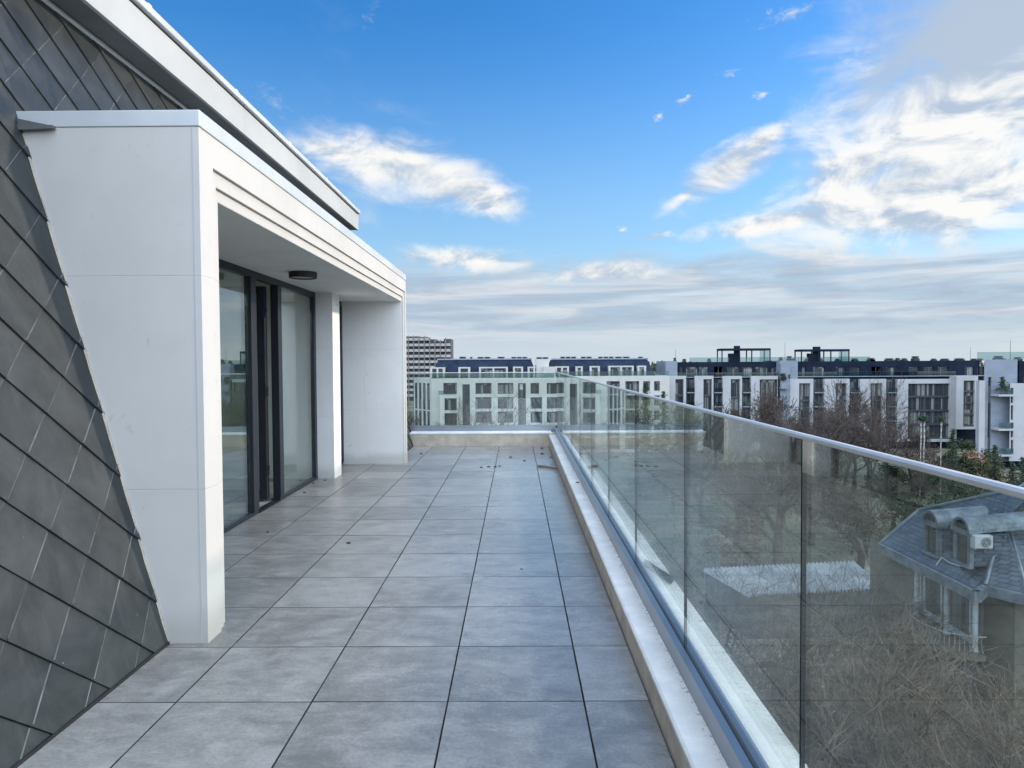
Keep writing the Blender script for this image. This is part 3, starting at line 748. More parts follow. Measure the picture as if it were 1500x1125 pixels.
def window(parent, x0, x1, z0, z1, Y, mull=2, trans=(), frame='far_frame', glass='win', t=.09, name='window'):
    f = MB(); d = .08
    f.box(x0, x0+t, Y, Y+d, z0, z1); f.box(x1-t, x1, Y, Y+d, z0, z1)
    f.box(x0+t, x1-t, Y, Y+d, z0, z0+t); f.box(x0+t, x1-t, Y, Y+d, z1-t, z1)
    for k in range(1, mull):
        xm = x0+(x1-x0)*k/mull; f.box(xm-t*.4, xm+t*.4, Y, Y+d, z0+t, z1-t)
    for (u0, u1, v) in trans:
        f.box(x0+(x1-x0)*u0, x0+(x1-x0)*u1, Y+.002, Y+d-.002, z0+(z1-z0)*v-t*.4, z0+(z1-z0)*v+t*.4)
    w_ = f.build(name, M[frame], parent)
    g = MB(); g.box(x0+.01, x1-.01, Y+.03, Y+.05, z0+.01, z1-.01); g.build('pane', M[glass], w_)
    return w_
def chimney(parent, x0, x1, z0, z1, Y, mat_='far_cap', d=1.2):
    c = MB(); n = max(1, round((x1-x0)/1.4)); s = (x1-x0)/n
    c.box(x0+.12, x1-.12, Y, Y+d, z0, z0+(z1-z0)*.55)
    for k in range(n):
        cx = x0+s*(k+.5); c.lathe([(s*.36, (z1-z0)*.5), (s*.36, (z1-z0)*.72), (s*.49, (z1-z0)*.74), (s*.49, (z1-z0)*.95), (s*.3, z1-z0), (0, z1-z0)], (cx, Y+d/2, z0), 10)
    c.build('chimney', M[mat_], parent)
def glassrail(parent, x0, x1, z0, z1, Y):
    g = MB(); g.box(x0, x1, Y, Y+.02, z0, z1-.04); r = g.build('balcony_rail', M['far_rail'], parent)
    h = MB(); h.box(x0, x1, Y-.02, Y+.04, z1-.04, z1); h.build('handrail', M['far_frame'], r)

# --- pale block with slate mansard (left), Y 150
def Z3(x, y): return 590+x/5.358, 470+y/5.358
def Z4(x, y): return 800+x/5.358, 470+y/5.358
def Z5(x, y): return 1040+x/5.623, 490+y/5.623
def Z6(x, y): return 1260+x/4.89, 490+y/4.89
def R(Zf, x0, y0, x1, y1, Y): return px_rect(*Zf(x0, y0), *Zf(x1, y1), Y)
def dormers(parent, Zf, lst, Y, col='far_white'):
    for (x0, y0, x1, y1, nw) in lst:
        a, b, c, d = R(Zf, x0, y0, x1, y1, Y-1.2)
        f = MB(); t = .42; f.box(a, a+t, Y-1.2, Y+2.5, c, d-.3); f.box(b-t, b, Y-1.2, Y+2.5, c, d-.3); f.box(a, b, Y-1.2, Y+2.5, d-.3, d)
        for k in range(1, nw): xm = a+(b-a)*k/nw; f.box(xm-.2, xm+.2, Y-1.2, Y-.2, c, d-.301)
        dm = f.build('dormer', M[col], parent)
        for k in range(nw):
            xa = a+t+(b-a-2*t)*k/nw+(.2 if k else 0); xb = a+t+(b-a-2*t)*(k+1)/nw-(.2 if k < nw-1 else 0)
            g = MB(); g.box(xa, xb, Y-.95, Y-.9, c, d-.301); xm = (xa+xb)/2
            g.build('window_pane', M['win'], dm)
def mansard_roof(parent, x0, x1, zb, zt, Y, ins=2.2, back=14):
    r = MB(); hx = 1.4
    lo = [(x0, Y), (x1, Y), (x1, Y+back), (x0, Y+back)]; hi = [(x0+hx, Y+ins), (x1-hx, Y+ins), (x1-hx, Y+back-ins), (x0+hx, Y+back-ins)]
    v = [(x, y, zb) for x, y in lo]+[(x, y, zt) for x, y in hi]
    r.mesh(v, [(0, 1, 5, 4), (1, 2, 6, 5), (2, 3, 7, 6), (3, 0, 4, 7), (4, 5, 6, 7)])
    ro = r.build('roof', M['far_roof'], parent)
    e = MB(); e.box(x0+hx-.2, x1-hx+.2, Y+ins-.25, Y+ins+.2, zt-.05, zt+.25); e.build('roof_edge', M['far_concrete'], ro)
    return ro

YA1 = 150.0
A1 = thing('apartment_block', 'pale apartment block with slate mansard roof behind the far balustrade, left one', 'building', (at(700, 600, YA1).x, YA1, GZ))
x0, x1, z0, z1 = R(Z3, 225, 452, 1150, 830, YA1); z0 = GZ
wins = []
for (a, b) in ((318, 425), (570, 697), (745, 868), (1003, 1095), (1130, 1230)):
    for (c, d) in ((488, 573), (600, 690), (712, 800), (822, 908), (932, 1016)):
        if a == 1003 and c == 488: wins.append((a, c, 1070, d))
        else: wins.append((a, c, b, d))
holes = [R(Z3, *w_, YA1) for w_ in wins]
strips = [R(Z3, 467, 498, 530, 1020, YA1), R(Z3, 905, 490, 968, 1020, YA1)]
mb = MB(); facade(mb, x0, x1+2, z0, z1, YA1, .6, holes+strips, 13); mb.build('wall', M['far_white'], A1)
for h_ in holes: window(A1, h_[0], h_[1], h_[2], h_[3], YA1+.45, 3, ((0, .34, .35),))
for h_ in strips:
    w_ = window(A1, h_[0], h_[1], h_[2], h_[3], YA1+.45, 2, ((0, 1, .2), (0, 1, .4), (0, 1, .6), (0, 1, .8)), glass='win2', name='stair_window')
bl = MB(); a, b, c, d = R(Z3, 917, 495, 943, 540, YA1); bl.box(a, b, YA1+.40, YA1+.44, c, d); bl.build('roller_blind', M['far_white'], w_)
# left wing turned away, its narrow windows
mb = MB(); xw0 = at(*Z3(84, 640), YA1+6).x
wa, wb = Vector((x0, YA1, 0)), Vector((xw0, YA1+7.0, 0)); dirw = (wb-wa); Lw = dirw.length; dw = dirw/Lw; nw_ = Vector((dw.y, -dw.x, 0)); nw_ = nw_ if nw_.y < 0 else -nw_
mb.face([wa+Vector((0, 0, GZ)), wb+Vector((0, 0, GZ)), wb+Vector((0, 0, z1)), wa+Vector((0, 0, z1))])
mb.face([wb+Vector((0, 0, GZ)), wb+Vector((6, 9, GZ)), wb+Vector((6, 9, z1)), wb+Vector((0, 0, z1))])
mb.face([wa+Vector((0, 0, z1)), wb+Vector((0, 0, z1)), wb+Vector((6, 9, z1)), wa+Vector((6, 9, z1))])
wing = mb.build('side_wing', M['far_white'], A1)
for k in range(4):
    for (c, d) in ((488, 695), (705, 830), (850, 1010)):
        za = at(*Z3(150, d), YA1+3).z; zb = at(*Z3(150, c), YA1+3).z
        p0 = wa+dw*(Lw*(.10+.235*k)); p1 = wa+dw*(Lw*(.10+.235*k)+Lw*.13)
        q = MB(); o_ = nw_*.03
        q.mesh([(p+o_*s_)+Vector((0, 0, zz)) for zz in (za, zb) for s_ in (-1, 1) for p in (p0, p1)], [(0, 1, 3, 2), (4, 6, 7, 5), (0, 4, 5, 1), (2, 3, 7, 6), (0, 2, 6, 4), (1, 5, 7, 3)])
        q.build('window_pane', M['win2'], wing)
# projecting corner bay
a, b, c, d = R(Z3, 290, 590, 440, 830, YA1-1.2); hh = [(R(Z3, 327, 608, 425, 702, YA1-1.2)), (R(Z3, 327, 725, 425, 820, YA1-1.2)), (R(Z3, 327, 840, 425, 930, YA1-1.2))]
mb = MB(); facade(mb, a, b, GZ, d, YA1-1.2, .5, hh, 1.19); bay = mb.build('corner_bay', M['far_white'], A1)
for h_ in hh: window(bay, *h_, YA1-.85, 3)
a, b, c, d = R(Z3, 215, 306, 1060, 450, YA1+1.5)
mansard_roof(A1, a, b, z1-.02, d, YA1+2.2)
dormers(A1, Z3, [(215, 365, 330, 448, 2), (437, 363, 528, 452, 1), (598, 362, 825, 450, 2), (865, 360, 945, 448, 1), (980, 360, 1040, 446, 1)], YA1+3.0)
for (c0, c1, t) in ((268, 322, 283), (440, 498, 281), (525, 547, 283), (583, 690, 283), (740, 803, 282), (850, 980, 283)):
    a, b, c, d = R(Z3, c0, t, c1, 308, YA1+5); chimney(A1, a, b, c, d, YA1+5)
a, b, c, d = R(Z3, 1047, 300, 1147, 372, YA1+2); mb = MB(); mb.box(a, b, YA1+2, YA1+5, z1-.1, d); a2, b2, c2, d2 = R(Z3, 1105, 360, 1195, 452, YA1+.5); mb.box(a2, b2, YA1+.6, YA1+1.9, z1-.1, d2)
ch = mb.build('chimney_wall', M['far_white'], A1)
a, b, c, d = R(Z3, 1047, 285, 1147, 301, YA1+2); chimney(A1, a, b, c, d, YA1+2.5)
a, b, c, d = R(Z3, 80, 397, 1190, 450, YA1+.3); glassrail(A1, x0, b, z1, z1+1.05, YA1+.3)
a, b, c, d = R(Z3, 280, 548, 420, 578, YA1-1.1); glassrail(A1, a, b, c, d, YA1-1.1)

YA2 = 152.0
A2 = thing('apartment_block', 'pale apartment block with slate mansard roof behind the balustrade corner, right one', 'building', (at(890, 600, YA2).x, YA2, GZ))
x0, x1, z0, z1 = R(Z4, 20, 435, 968, 830, YA2)
cols2 = ((5, 130), (285, 385), (475, 578), (622, 730), (762, 815), (848, 893)); rows2 = ((474, 572), (585, 690), (702, 800), (812, 905), (918, 1008))
holes = []
for (a, b) in cols2:
    for (c, d) in rows2:
        dd = d if a < 700 else c+ (d-c)*.76
        holes.append(R(Z4, max(a, 40), c, b, dd, YA2))
st_ = [R(Z4, 183, 495, 232, 1010, YA2)]
mb = MB(); facade(mb, x0, x1, GZ, z1, YA2, .6, holes+st_, 14); mb.build('wall', M['far_white'], A2)
for h_ in holes: window(A2, *h_, YA2+.45, 3, ((.34, 1, .3),))
for h_ in st_: window(A2, *h_, YA2+.45, 2, ((0, 1, .2), (0, 1, .4), (0, 1, .6), (0, 1, .8)), glass='win2', name='stair_window')
a, b, c, d = R(Z4, 5, 304, 862, 432, YA2+1.5)
mansard_roof(A2, a, b, z1-.02, d, YA2+2.2)
dormers(A2, Z4, [(70, 357, 180, 430, 2), (232, 357, 288, 432, 1), (343, 355, 422, 436, 1), (490, 353, 688, 434, 2), (718, 352, 785, 432, 1)], YA2+3.0)
for (c0, c1) in ((110, 240), (272, 362), (408, 535), (540, 662), (723, 765)):
    a, b, c, d = R(Z4, c0, 281, c1, 305, YA2+5); chimney(A2, a, b, c, d, YA2+5)
glassrail(A2, x0, x1, z1, z1+1.0, YA2+.3)

# --- long block with dark top storey, Y 156
YC1 = 156.0
C1 = thing('apartment_block', 'long apartment block with dark top storey and white framed bays behind the bare trees', 'building', (at(1210, 600, YC1).x, YC1, GZ))
zt_top = at(1200, 529.5, YC1+2).z; zt_bot = at(1200, 552, YC1).z
# white framed bays: zoom, x0, x1, top, window x0, window x1, bottom
def inv(Zf, x0, x1, t, wx0, wx1, bot, wt): return (Zf(x0, 0)[0], Zf(x1, 0)[0], Zf(0, t)[1], Zf(wx0, 0)[0], Zf(wx1, 0)[0], Zf(0, bot)[1], Zf(0, wt)[1])
bays = [inv(Z4, 962, 1098, 432, 1015, 1078, 1010, 458), inv(Z4, 1168, 1312, 432, 1235, 1300, 1010, 458), inv(Z5, 107, 262, 342, 172, 245, 1020, 368),
        inv(Z5, 340, 557, 342, 410, 556, 1020, 370), inv(Z5, 650, 848, 366, 735, 822, 1020, 402), inv(Z5, 943, 1145, 366, 1035, 1122, 1020, 402),
        inv(Z5, 1238, 1445, 367, 1325, 1415, 1020, 402), inv(Z6, 268, 690, 320, 345, 637, 768, 352), inv(Z6, 690, 840, 298, 742, 817, 678, 330)]
for i, (bx0, bx1, bt, wx0, wx1, bb, wt) in enumerate(bays):
    yb_ = YC1-(.9 if i != 8 else 2.6)
    a, b, c, d = px_rect(bx0, bt, bx1, bb, yb_); base = GZ if i < 7 else c
    wh = px_rect(wx0, wt, wx1, bb-(4 if i != 8 else 3.5), yb_)
    mb = MB(); facade(mb, a, b, base, d, yb_, .75, [wh], (.89 if i != 8 else 2.59))
    if i >= 7: mb.face([(a, yb_, c), (b, yb_, c), (b, YC1, c), (a, YC1, c)])
    by = mb.build('framed_bay', M['far_cool'], C1)
    nst = 4 if i < 8 else 4
    hs_ = (wh[3]-wh[2])/nst
    for k in range(nst):
        za, zb = wh[3]-hs_*(k+1), wh[3]-hs_*k
        n_ = 3 if i == 7 else 1
        for q_ in range(n_):
            xa = wh[0]+(wh[1]-wh[0])*q_/n_; xb = wh[0]+(wh[1]-wh[0])*(q_+1)/n_
            window(by, xa, xb, za+.30, zb-.02, yb_+.55, 3 if i == 7 else 2, ((0, .34, .55),) if i == 7 else ((0, .5, .5),), glass='win')
        sb = MB(); sb.box(wh[0]-.15, wh[1]+.1, yb_+.25, yb_+.65, za-.02, za+.28); sb.build('floor_band', M['far_frame'], by)
xL = at(980, 600, YC1).x; xR = at(1441, 600, YC1).x
mb = MB(); mb.box(xL, xR, YC1+.3, YC1+14, GZ, zt_bot-.05); core = mb.build('recessed_wall', M['far_dark'], C1)
# glazed strips with balconies between the bays
gaps = [(Z4, 1098, 1168), (Z4, 1312, 1415), (Z5, 262, 340), (Z5, 848, 943), (Z5, 1145, 1238), (Z6, 182, 268)]
for (Zf, ga, gb) in gaps:
    for k in range(4):
        pa, pb = Zf(ga, 0)[0], Zf(gb, 0)[0]
        a, b, c, d = px_rect(pa, 555+20.5*k, pb, 555+20.5*(k+1), YC1+.2)
        window(core, a, b, c+.25, d-.1, YC1+.18, 2, glass='win2')
        sb = MB(); sb.box(a, b, YC1-.85, YC1+.29, c-.02, c+.2); s2 = sb.build('balcony', M['far_concrete'], C1)
        g_ = MB(); g_.box(a+.02, b-.02, YC1-.84, YC1-.81, c+.2, c+1.2); g_.build('balcony_rail', M['far_rail'], s2)
# top storey
tw = [(Z4, 1050, 1075), (Z4, 1098, 1190), (Z4, 1200, 1275), (Z4, 1318, 1395), (Z5, 35, 105), (Z5, 140, 245), (Z5, 268, 352), (Z5, 375, 478), (Z5, 503, 556),
      (Z5, 758, 786), (Z5, 850, 945), (Z5, 1035, 1115), (Z5, 1147, 1235), (Z5, 1330, 1410), (Z6, 80, 155), (Z6, 185, 265), (Z6, 348, 422), (Z6, 455, 527), (Z6, 557, 632), (Z6, 750, 815), (Z6, 838, 888)]
YT = YC1+1.6
holes = []
for (Zf, a, b) in tw:
    holes.append(px_rect(Zf(a, 0)[0], 537, Zf(b, 0)[0], 552.5, YT))
mb = MB(); xl2 = at(Z4(1020, 0)[0], 540, YT).x; facade(mb, xl2, xR, zt_bot-.06, at(1200, 529.3, YT).z, YT, .5, holes, 12); top = mb.build('top_storey', M['far_dark'], C1)
for h_ in holes: window(top, h_[0], h_[1], h_[2], h_[3], YT+.3, 2, glass='win')
ztop = at(1200, 529.3, YT).z
sl = MB(); sl.box(xL, xR, YC1-.2, YC1+1.59, zt_bot-.045, zt_bot+.12); sl.build('terrace_edge', M['far_concrete'], C1)
glassrail(C1, xL, at(1400, 540, YC1).x, zt_bot+.13, zt_bot+1.1, YC1-.05)
glassrail(C1, at(1010, 520, YT+3).x, at(1275, 520, YT+3).x, ztop, ztop+1.0, YT+3)
for (Zf, x0_, x1_, y0_, y1_, nm) in ((Z4, 930, 1020, 316, 432, 0), (Z5, 558, 705, 215, 365, 0)):
    a, b, c, d = R(Zf, x0_, y0_, x1_, y1_, YC1+.8); mb = MB(); mb.box(a, b, YC1-.4, YC1+10, c, d)
    if nm == 0 and Zf is Z5: mb.box(a, R(Z5, 650, 0, 0, 0, YC1)[0], YC1-.95, YC1-.41, GZ, d-.8)
    mb.build('concrete_core', M['far_concrete'], C1)
a, b, c, d = R(Z5, 585, 435, 645, 447, YC1-2); mb = MB(); mb.box(a, b, YC1-2.4, YC1-.96, c, d); mb.box(a, b, YC1-2.4, YC1-2.3, d, d+1.0); mb.build('balcony', M['far_concrete'], C1)
for (Zf, c0, c1, t) in ((Z4, 1003, 1027, 290), (Z4, 1073, 1105, 298), (Z4, 1270, 1300, 296), (Z5, 575, 607, 187), (Z5, 640, 682, 178), (Z5, 685, 707, 197), (Z5, 785, 818, 200), (Z5, 892, 943, 198), (Z5, 1040, 1082, 198), (Z5, 1177, 1228, 196), (Z5, 1305, 1367, 193),
                        (Z6, 60, 112, 168), (Z6, 187, 248, 170), (Z6, 262, 295, 168), (Z6, 308, 345, 170), (Z6, 380, 430, 155), (Z6, 520, 555, 172), (Z6, 588, 643, 172), (Z6, 690, 755, 170), (Z6, 808, 888, 172)):
    xa, ya_ = Zf(c0, t); xb = Zf(c1, t)[0]
    a, b, c, d = px_rect(xa, ya_, xb, 529.8, YT+4); chimney(C1, a, b, ztop, d, YT+4)
for (p0, p1, t, chx0, chx1) in ((97, 500, 115, 208, 247), (752, 1150, 122, 862, 908)):
    a, b, c, d = R(Z5, p0, t, p1, 222, YT+2); mb = MB()
    mb.box(a, b, YT+2, YT+6, d-.5, d)
    for k in (0, .36, .62, 1): 
        xx = a+(b-a-.22)*k
        for yy in (YT+2.05, YT+5.7): mb.box(xx, xx+.22, yy, yy+.22, ztop, d-.501)
    pg = mb.build('roof_pergola', M['far_dark'], C1)
    a2, b2, c2, d2 = R(Z5, chx0, t-22, chx1, 222, YT+3); a3 = R(Z5, chx0-48, 156, chx0, 222, YT+3)
    mb = MB(); mb.box(a3[0], b2, YT+2.8, YT+4.2, ztop, a3[3]); mb.box(a2, b2, YT+2.9, YT+4.1, a3[3], d2); mb.build('chimney', M['far_dark'], pg)
    g_ = MB(); ga = R(Z5, p1-85, t, p1-10, 222, YT+2); g_.box(ga[0], ga[1], YT+2.3, YT+2.33, ztop, d-.52); g_.build('glass_screen', M['far_rail'], pg)
for (Zf, x_, t) in ((Z5, 618, 65), (Z6, 790, 92), (Z4, 1015, 225)):
    p0 = at(*Zf(x_, t), YT+4); mb = MB(); mb.tube([(p0.x, YT+4, ztop), (p0.x, YT+4, p0.z)], [.05, .03], 5); mb.build('mast', M['far_frame'], C1)

# --- pale stepped block at the right edge, Y 127
YD = 127.0
D1 = thing('apartment_block', 'pale stepped apartment block with stacked balconies at the right edge of the view', 'building', (at(1470, 600, YD).x, YD, GZ))
a, b, c, d = R(Z6, 890, 180, 1117, 870, YD); xda = a
slit = R(Z6, 918, 305, 932, 850, YD); niche = R(Z6, 968, 372, 1070, 860, YD)
mb = MB(); facade(mb, a, b, c-1, d, YD, .5, [slit], 12, sh=.69); mb.build('tower_wall', M['far_concrete'], D1)
mb = MB(); mb.box(slit[0]-.05, slit[1]+.05, YD+.3, YD+.34, slit[2], slit[3]); mb.build('window_slit', M['win2'], D1)
a2, b2, c2, d2 = R(Z6, 1075, 352, 1420, 905, YD-1.5)
sl_h = [R(Z6, 1080, t, 1096, t2, YD-1.5) for t, t2 in ((382, 490), (508, 612), (632, 737), (755, 852))] + [R(Z6, 1235, t, 1300, t2, YD-1.5) for t, t2 in ((400, 490), (520, 612), (645, 737), (768, 852))]
mb = MB(); facade(mb, a2, b2, c2, d2, YD-1.5, .4, sl_h, 12, sh=.69)
mb.face([(a2, YD-1.5, c2), (b2, YD-1.5, c2), (b2+7, YD+10, c2), (a2+7, YD+10, c2)]); mb.build('side_block', M['far_cool'], D1)
for h_ in sl_h: window(D1, *h_, YD-1.2, 1, glass='win2', t=.07)
a3, b3, c3, d3 = R(Z6, 855, 330, 890, 850, YD-.4); mb = MB(); mb.box(a3, b3, YD-.4, YD+.5, GZ, d3); mb.build('corner_pier', M['far_cool'], D1)
mb = MB(); mb.box(b+1, b2, YD+1, YD+10, d2, R(Z6, 1117, 190, 1200, 352, YD)[3]); mb.build('set_back_storey', M['far_dark'], D1)
glassrail(D1, xda, b2, d, d+1.35, YD+2)
glassrail(D1, b, b2, d2, d2+1.1, YD-1.4)
for k, (t, pl) in enumerate(((428, 1), (672, 1), (856, 1))):
    a4, b4, c4, d4 = R(Z6, 972, t, 1078, t+14, YD-1.4); mb = MB(); mb.box(a4, b4, YD-2.2, YD-.002, c4, d4); s4 = mb.build('balcony', M['far_cool'], D1)
    mb = MB(); mb.bbox(a4+1.6, b4-.3, YD-2.0, YD-1.2, d4, d4+.95, .03); mb.build('planter_box', M['far_concrete'], s4)
    mb = MB(); mb.box(a4+.05, b4-.05, YD-2.19, YD-2.16, d4, d4+1.1); mb.build('balcony_rail', M['far_rail'], s4)
mb = MB(); mb.box(xda+1, b2, YD+.6, YD+1.8, GZ, c2); mb.build('ground_floor', M['far_dark'], D1)
p0 = at(*Z6(1077, 40), YD+3); mb = MB(); mb.tube([(p0.x, YD+3, d), (p0.x, YD+3, p0.z)], [.06, .03], 5); mb.build('mast', M['far_frame'], D1)
a, b, c, d5 = R(Z6, 975, 153, 1035, 180, YD+4); chimney(D1, a, b, d, d5, YD+4)
a, b, c, d5 = R(Z6, 1120, 162, 1170, 182, YD+4); chimney(D1, a, b, d-.3, d5, YD+4)

# --- old high-rise hotel far left, Y 370
YE = 370.0
E1 = thing('tower_block', 'tall block with rows of pale balconies far behind at the portal corner', 'building', (at(625, 550, YE).x, YE, GZ))
xe0 = at(560, 520, YE).x; xe1 = at(661, 520, YE).x
tops = [(560, 615, 493), (615, 627, 493.5), (627, 639, 497), (639, 650, 499.5), (650, 661.5, 496.5)]
mb = MB()
for (pa, pb, t) in tops:
    a, b, c, d = px_rect(pa, t, pb, 600, YE); mb.box(a, b, YE, YE+14, GZ-5, d)
M['tower_dark'] = mat('tower_dark_wall', (.075, .08, .088), .8)  # one dark wall colour behind the balconies
mb.build('tower_body', M['tower_dark'], E1)
fh = at(600, 500, YE).z-at(600, 508.2, YE).z
NB_ = 13; bw = (xe1-xe0)/NB_
for i in range(NB_):
    xa = xe0+bw*i; tp = [t for pa, pb, t in tops if pa <= 560+101*(i+.5)/NB_ <= pb+.5][0]
    ztp = at(620, 495.2, YE).z
    bs_ = MB()
    for k in range(11):
        z_ = ztp-fh*k
        if z_ > at(620, tp+1.0, YE).z: continue
        bs_.box(xa+.25, xa+bw-.25, YE-1.5, YE-1.38, z_-fh*.46, z_); bs_.box(xa+.25, xa+bw-.25, YE-1.38, YE+.1, z_-fh*.46, z_-fh*.38)
    bs_.build('balcony_stack', M['far_pale'], E1)
    fin = MB(); fin.box(xa-.22, xa+.22, YE-1.9, YE, GZ, at(620, tp, YE).z+.5); fin.build('wall_fin', M['far_fin'], E1)

# ---------------------------------------------------------------- villa below on the right
def roof_tile_mat():
    m, T, b = principled('villa_slates')
    P = T.new('ShaderNodeTexCoord').outputs['Object']; x, y, z = T.sep(P)
    br = T.new('ShaderNodeTexBrick'); T.l.new(T.comb(T.m('ADD', T.m('MULTIPLY', y, 1.0), T.m('MULTIPLY', x, .35)), T.m('MULTIPLY', z, 1.45), 0.0), br.inputs['Vector'])
    br.inputs['Scale'].default_value = 1.0; br.inputs['Brick Width'].default_value = .30; br.inputs['Row Height'].default_value = .25
    br.inputs['Mortar Size'].default_value = .022; br.inputs['Color1'].default_value = (.045, .060, .082, 1); br.inputs['Color2'].default_value = (.085, .108, .138, 1); br.inputs['Mortar'].default_value = (.018, .024, .034, 1)
    n = T.noise(P, .9, 6, .65)
    c = T.mix(T.m('MULTIPLY', T.ss(n, .45, .7), .4), br.outputs['Color'], (.12, .14, .165))
    T.l.new(c, b.inputs['Base Color']); b.inputs['Roughness'].default_value = .5
    bp = T.new('ShaderNodeBump'); bp.inputs['Strength'].default_value = .6; bp.inputs['Distance'].default_value = .03; bp.invert = True
    T.l.new(br.outputs['Fac'], bp.inputs['Height']); T.l.new(bp.outputs[0], b.inputs['Normal'])
    return m
M['v_roof'] = roof_tile_mat()
M['v_trim'] = mat('villa_zinc', (.145, .17, .19), .5, .2, var=.2, scale=2)
M['v_wall'] = mat('villa_stucco', (.13, .115, .085), .9, var=.15, scale=.8, bump=.3, bscale=12)
M['v_white'] = mat('villa_white_paint', (.37, .39, .39), .7, var=.08, scale=2)
M['v_glass'] = win_mat('villa_glass', (.03, .035, .035), (.22, .21, .19), .5)
M['v_iron'] = mat('villa_iron', (.24, .24, .22), .6)
EZ = -8.6
villa = thing('villa', 'old villa with blue grey slate roof and two barrel dormers below on the right', 'house', (22, 34, GZ))
Lc = at_z(1288, 797, EZ); N = at_z(1417, 868, EZ); Mm = at_z(1444, 858, EZ); Pp = at_z(1506, 873, EZ)
Q = Vector((Pp.x+4.5, Pp.y+1.0, EZ)); 
ex = Vector((1, 0, 0))
def plane_z(p): return EZ + (p.x-20.0)*1.0
def on_slope(px, py):
    d = ray(px, py); # z = EZ + (x-20)
    t = (EZ-20.0-CAM.z+CAM.x)/(d.z-d.x); return CAM+d*t
B_ = on_slope(1346, 748); T_ = on_slope(1480, 719); U_ = on_slope(1530, 706)
H1 = on_slope(1474, 787)
AP = Vector((27.0, 33.0, -2.8))
r = MB()
Ls, Ns = Vector((20.0, Lc.y, EZ)), Vector((20.0, N.y+.1, EZ))
Lc, N = Vector((20, Lc.y, EZ)), Vector((20, N.y, EZ))
H1 = Vector((22.6, Mm.y+1.3, EZ+2.6))
r.face([Lc, N, Mm, H1, U_, T_, B_])                              # long slope with the dormers
back = [Vector((U_.x+6, U_.y+7, U_.z)), Vector((B_.x+8, B_.y+5, EZ)), Vector((Lc.x+4, Lc.y+4, EZ))]
r.face([B_, T_, U_, back[0], back[1]]); r.face([Lc, B_, back[1], back[2]])
r.face([Mm, Pp, Vector((Pp.x+1.4, Pp.y+3.4, EZ+2.6)), H1]); r.face([Pp, Q, Vector((Pp.x+1.4, Pp.y+3.4, EZ+2.6))])
r.face([H1, Vector((Pp.x+1.4, Pp.y+3.4, EZ+2.6)), U_]); r.face([Q, Vector((U_.x+6, U_.y+7, U_.z)), U_, Vector((Pp.x+1.4, Pp.y+3.4, EZ+2.6))])
vr = r.build('roof', M['v_roof'], villa)
g = MB()                                                          # eave box
ring = [back[2], Lc, N, Mm, Pp, Q]
for a, b_ in zip(ring, ring[1:]):
    d = (b_-a).normalized(); o_ = Vector((d.y, -d.x, 0))
    o_ = -o_ if o_.dot(Vector((-1, -1, 0))) < 0 else o_
    g.mesh([a+o_*.12+Vector((0, 0, .04)), b_+o_*.12+Vector((0, 0, .04)), b_+o_*.12-Vector((0, 0, .42)), a+o_*.12-Vector((0, 0, .42)),
            a-o_*.2+Vector((0, 0, .04)), b_-o_*.2+Vector((0, 0, .04)), b_-o_*.25-Vector((0, 0, .42)), a-o_*.25-Vector((0, 0, .42))], [(0, 1, 2, 3), (0, 4, 5, 1), (3, 2, 6, 7), (4, 7, 6, 5), (0, 3, 7, 4), (1, 5, 6, 2)])
g.build('eaves', M['v_trim'], vr)
g = MB(); up = Vector((0, 0, .05))
for a, b_ in ((Mm, H1), (Lc, B_), (B_, T_), (T_, U_), (Pp, Vector((Pp.x+1.4, Pp.y+3.4, EZ+2.6))), (H1, Vector((Pp.x+1.4, Pp.y+3.4, EZ+2.6)))): g.tube([a+up, b_+up], .085, 6)
g.build('ridge_cap', M['v_trim'], vr)
wl = MB(); wr = [Vector((21.0, Lc.y+3, 0)), Vector((20.9, Lc.y-.8, 0)), Vector((20.9, N.y+.9, 0)), Vector((Mm.x+.5, Mm.y+.9, 0)), Vector((Pp.x+.1, Pp.y+.9, 0)), Vector((Q.x, Q.y+1, 0))]
for a, b_ in zip(wr, wr[1:]): wl.face([a+Vector((0, 0, GZ)), b_+Vector((0, 0, GZ)), b_+Vector((0, 0, EZ-.3)), a+Vector((0, 0, EZ-.3))])
wl.build('wall', M['v_wall'], villa)
# windows in the long wall (faces -X)
def side_window(parent, y0, y1, z0, z1, X, fr_='v_white', t=.14):
    f = MB(); f.box(X-.10, X+.02, y0, y0+t, z0, z1); f.box(X-.10, X+.02, y1-t, y1, z0, z1); f.box(X-.10, X+.02, y0+t, y1-t, z0, z0+t); f.box(X-.10, X+.02, y0+t, y1-t, z1-t, z1)
    f.box(X-.16, X-.005, y0-.1, y1+.1, z0-.12, z0-.001)
    o = f.build('window', M[fr_], parent)
    g_ = MB(); g_.box(X-.04, X-.03, y0+t*.5, y1-t*.5, z0+t*.5, z1-t*.5); g_.build('pane', M['v_glass'], o)
def at_x(px, py, X):
    d = ray(px, py); return CAM + d*((X-CAM.x)/d.x)
yw = [tuple(sorted((at_x(a, 870, 20.9).y, at_x(b_, 870, 20.9).y))) for a, b_ in ((1346, 1352), (1355, 1383), (1391, 1426))]
for (y0, y1) in yw: side_window(villa, y0, y1, EZ-2.75, EZ-.62, 20.9)
for (y0, y1) in yw[1:]: side_window(villa, y0, y1, EZ-6.2, EZ-4.2, 20.9)
for px_ in (1343, 1387, 1429):
    c_ = MB(); c_.lathe([(.16, 0), (.13, .2), (.12, 2.3), (.17, 2.5), (.17, 2.6)], (20.72, at_x(px_, 870, 20.72).y, EZ-3.1), 10)
    c_.build('column', M['v_white'], villa)
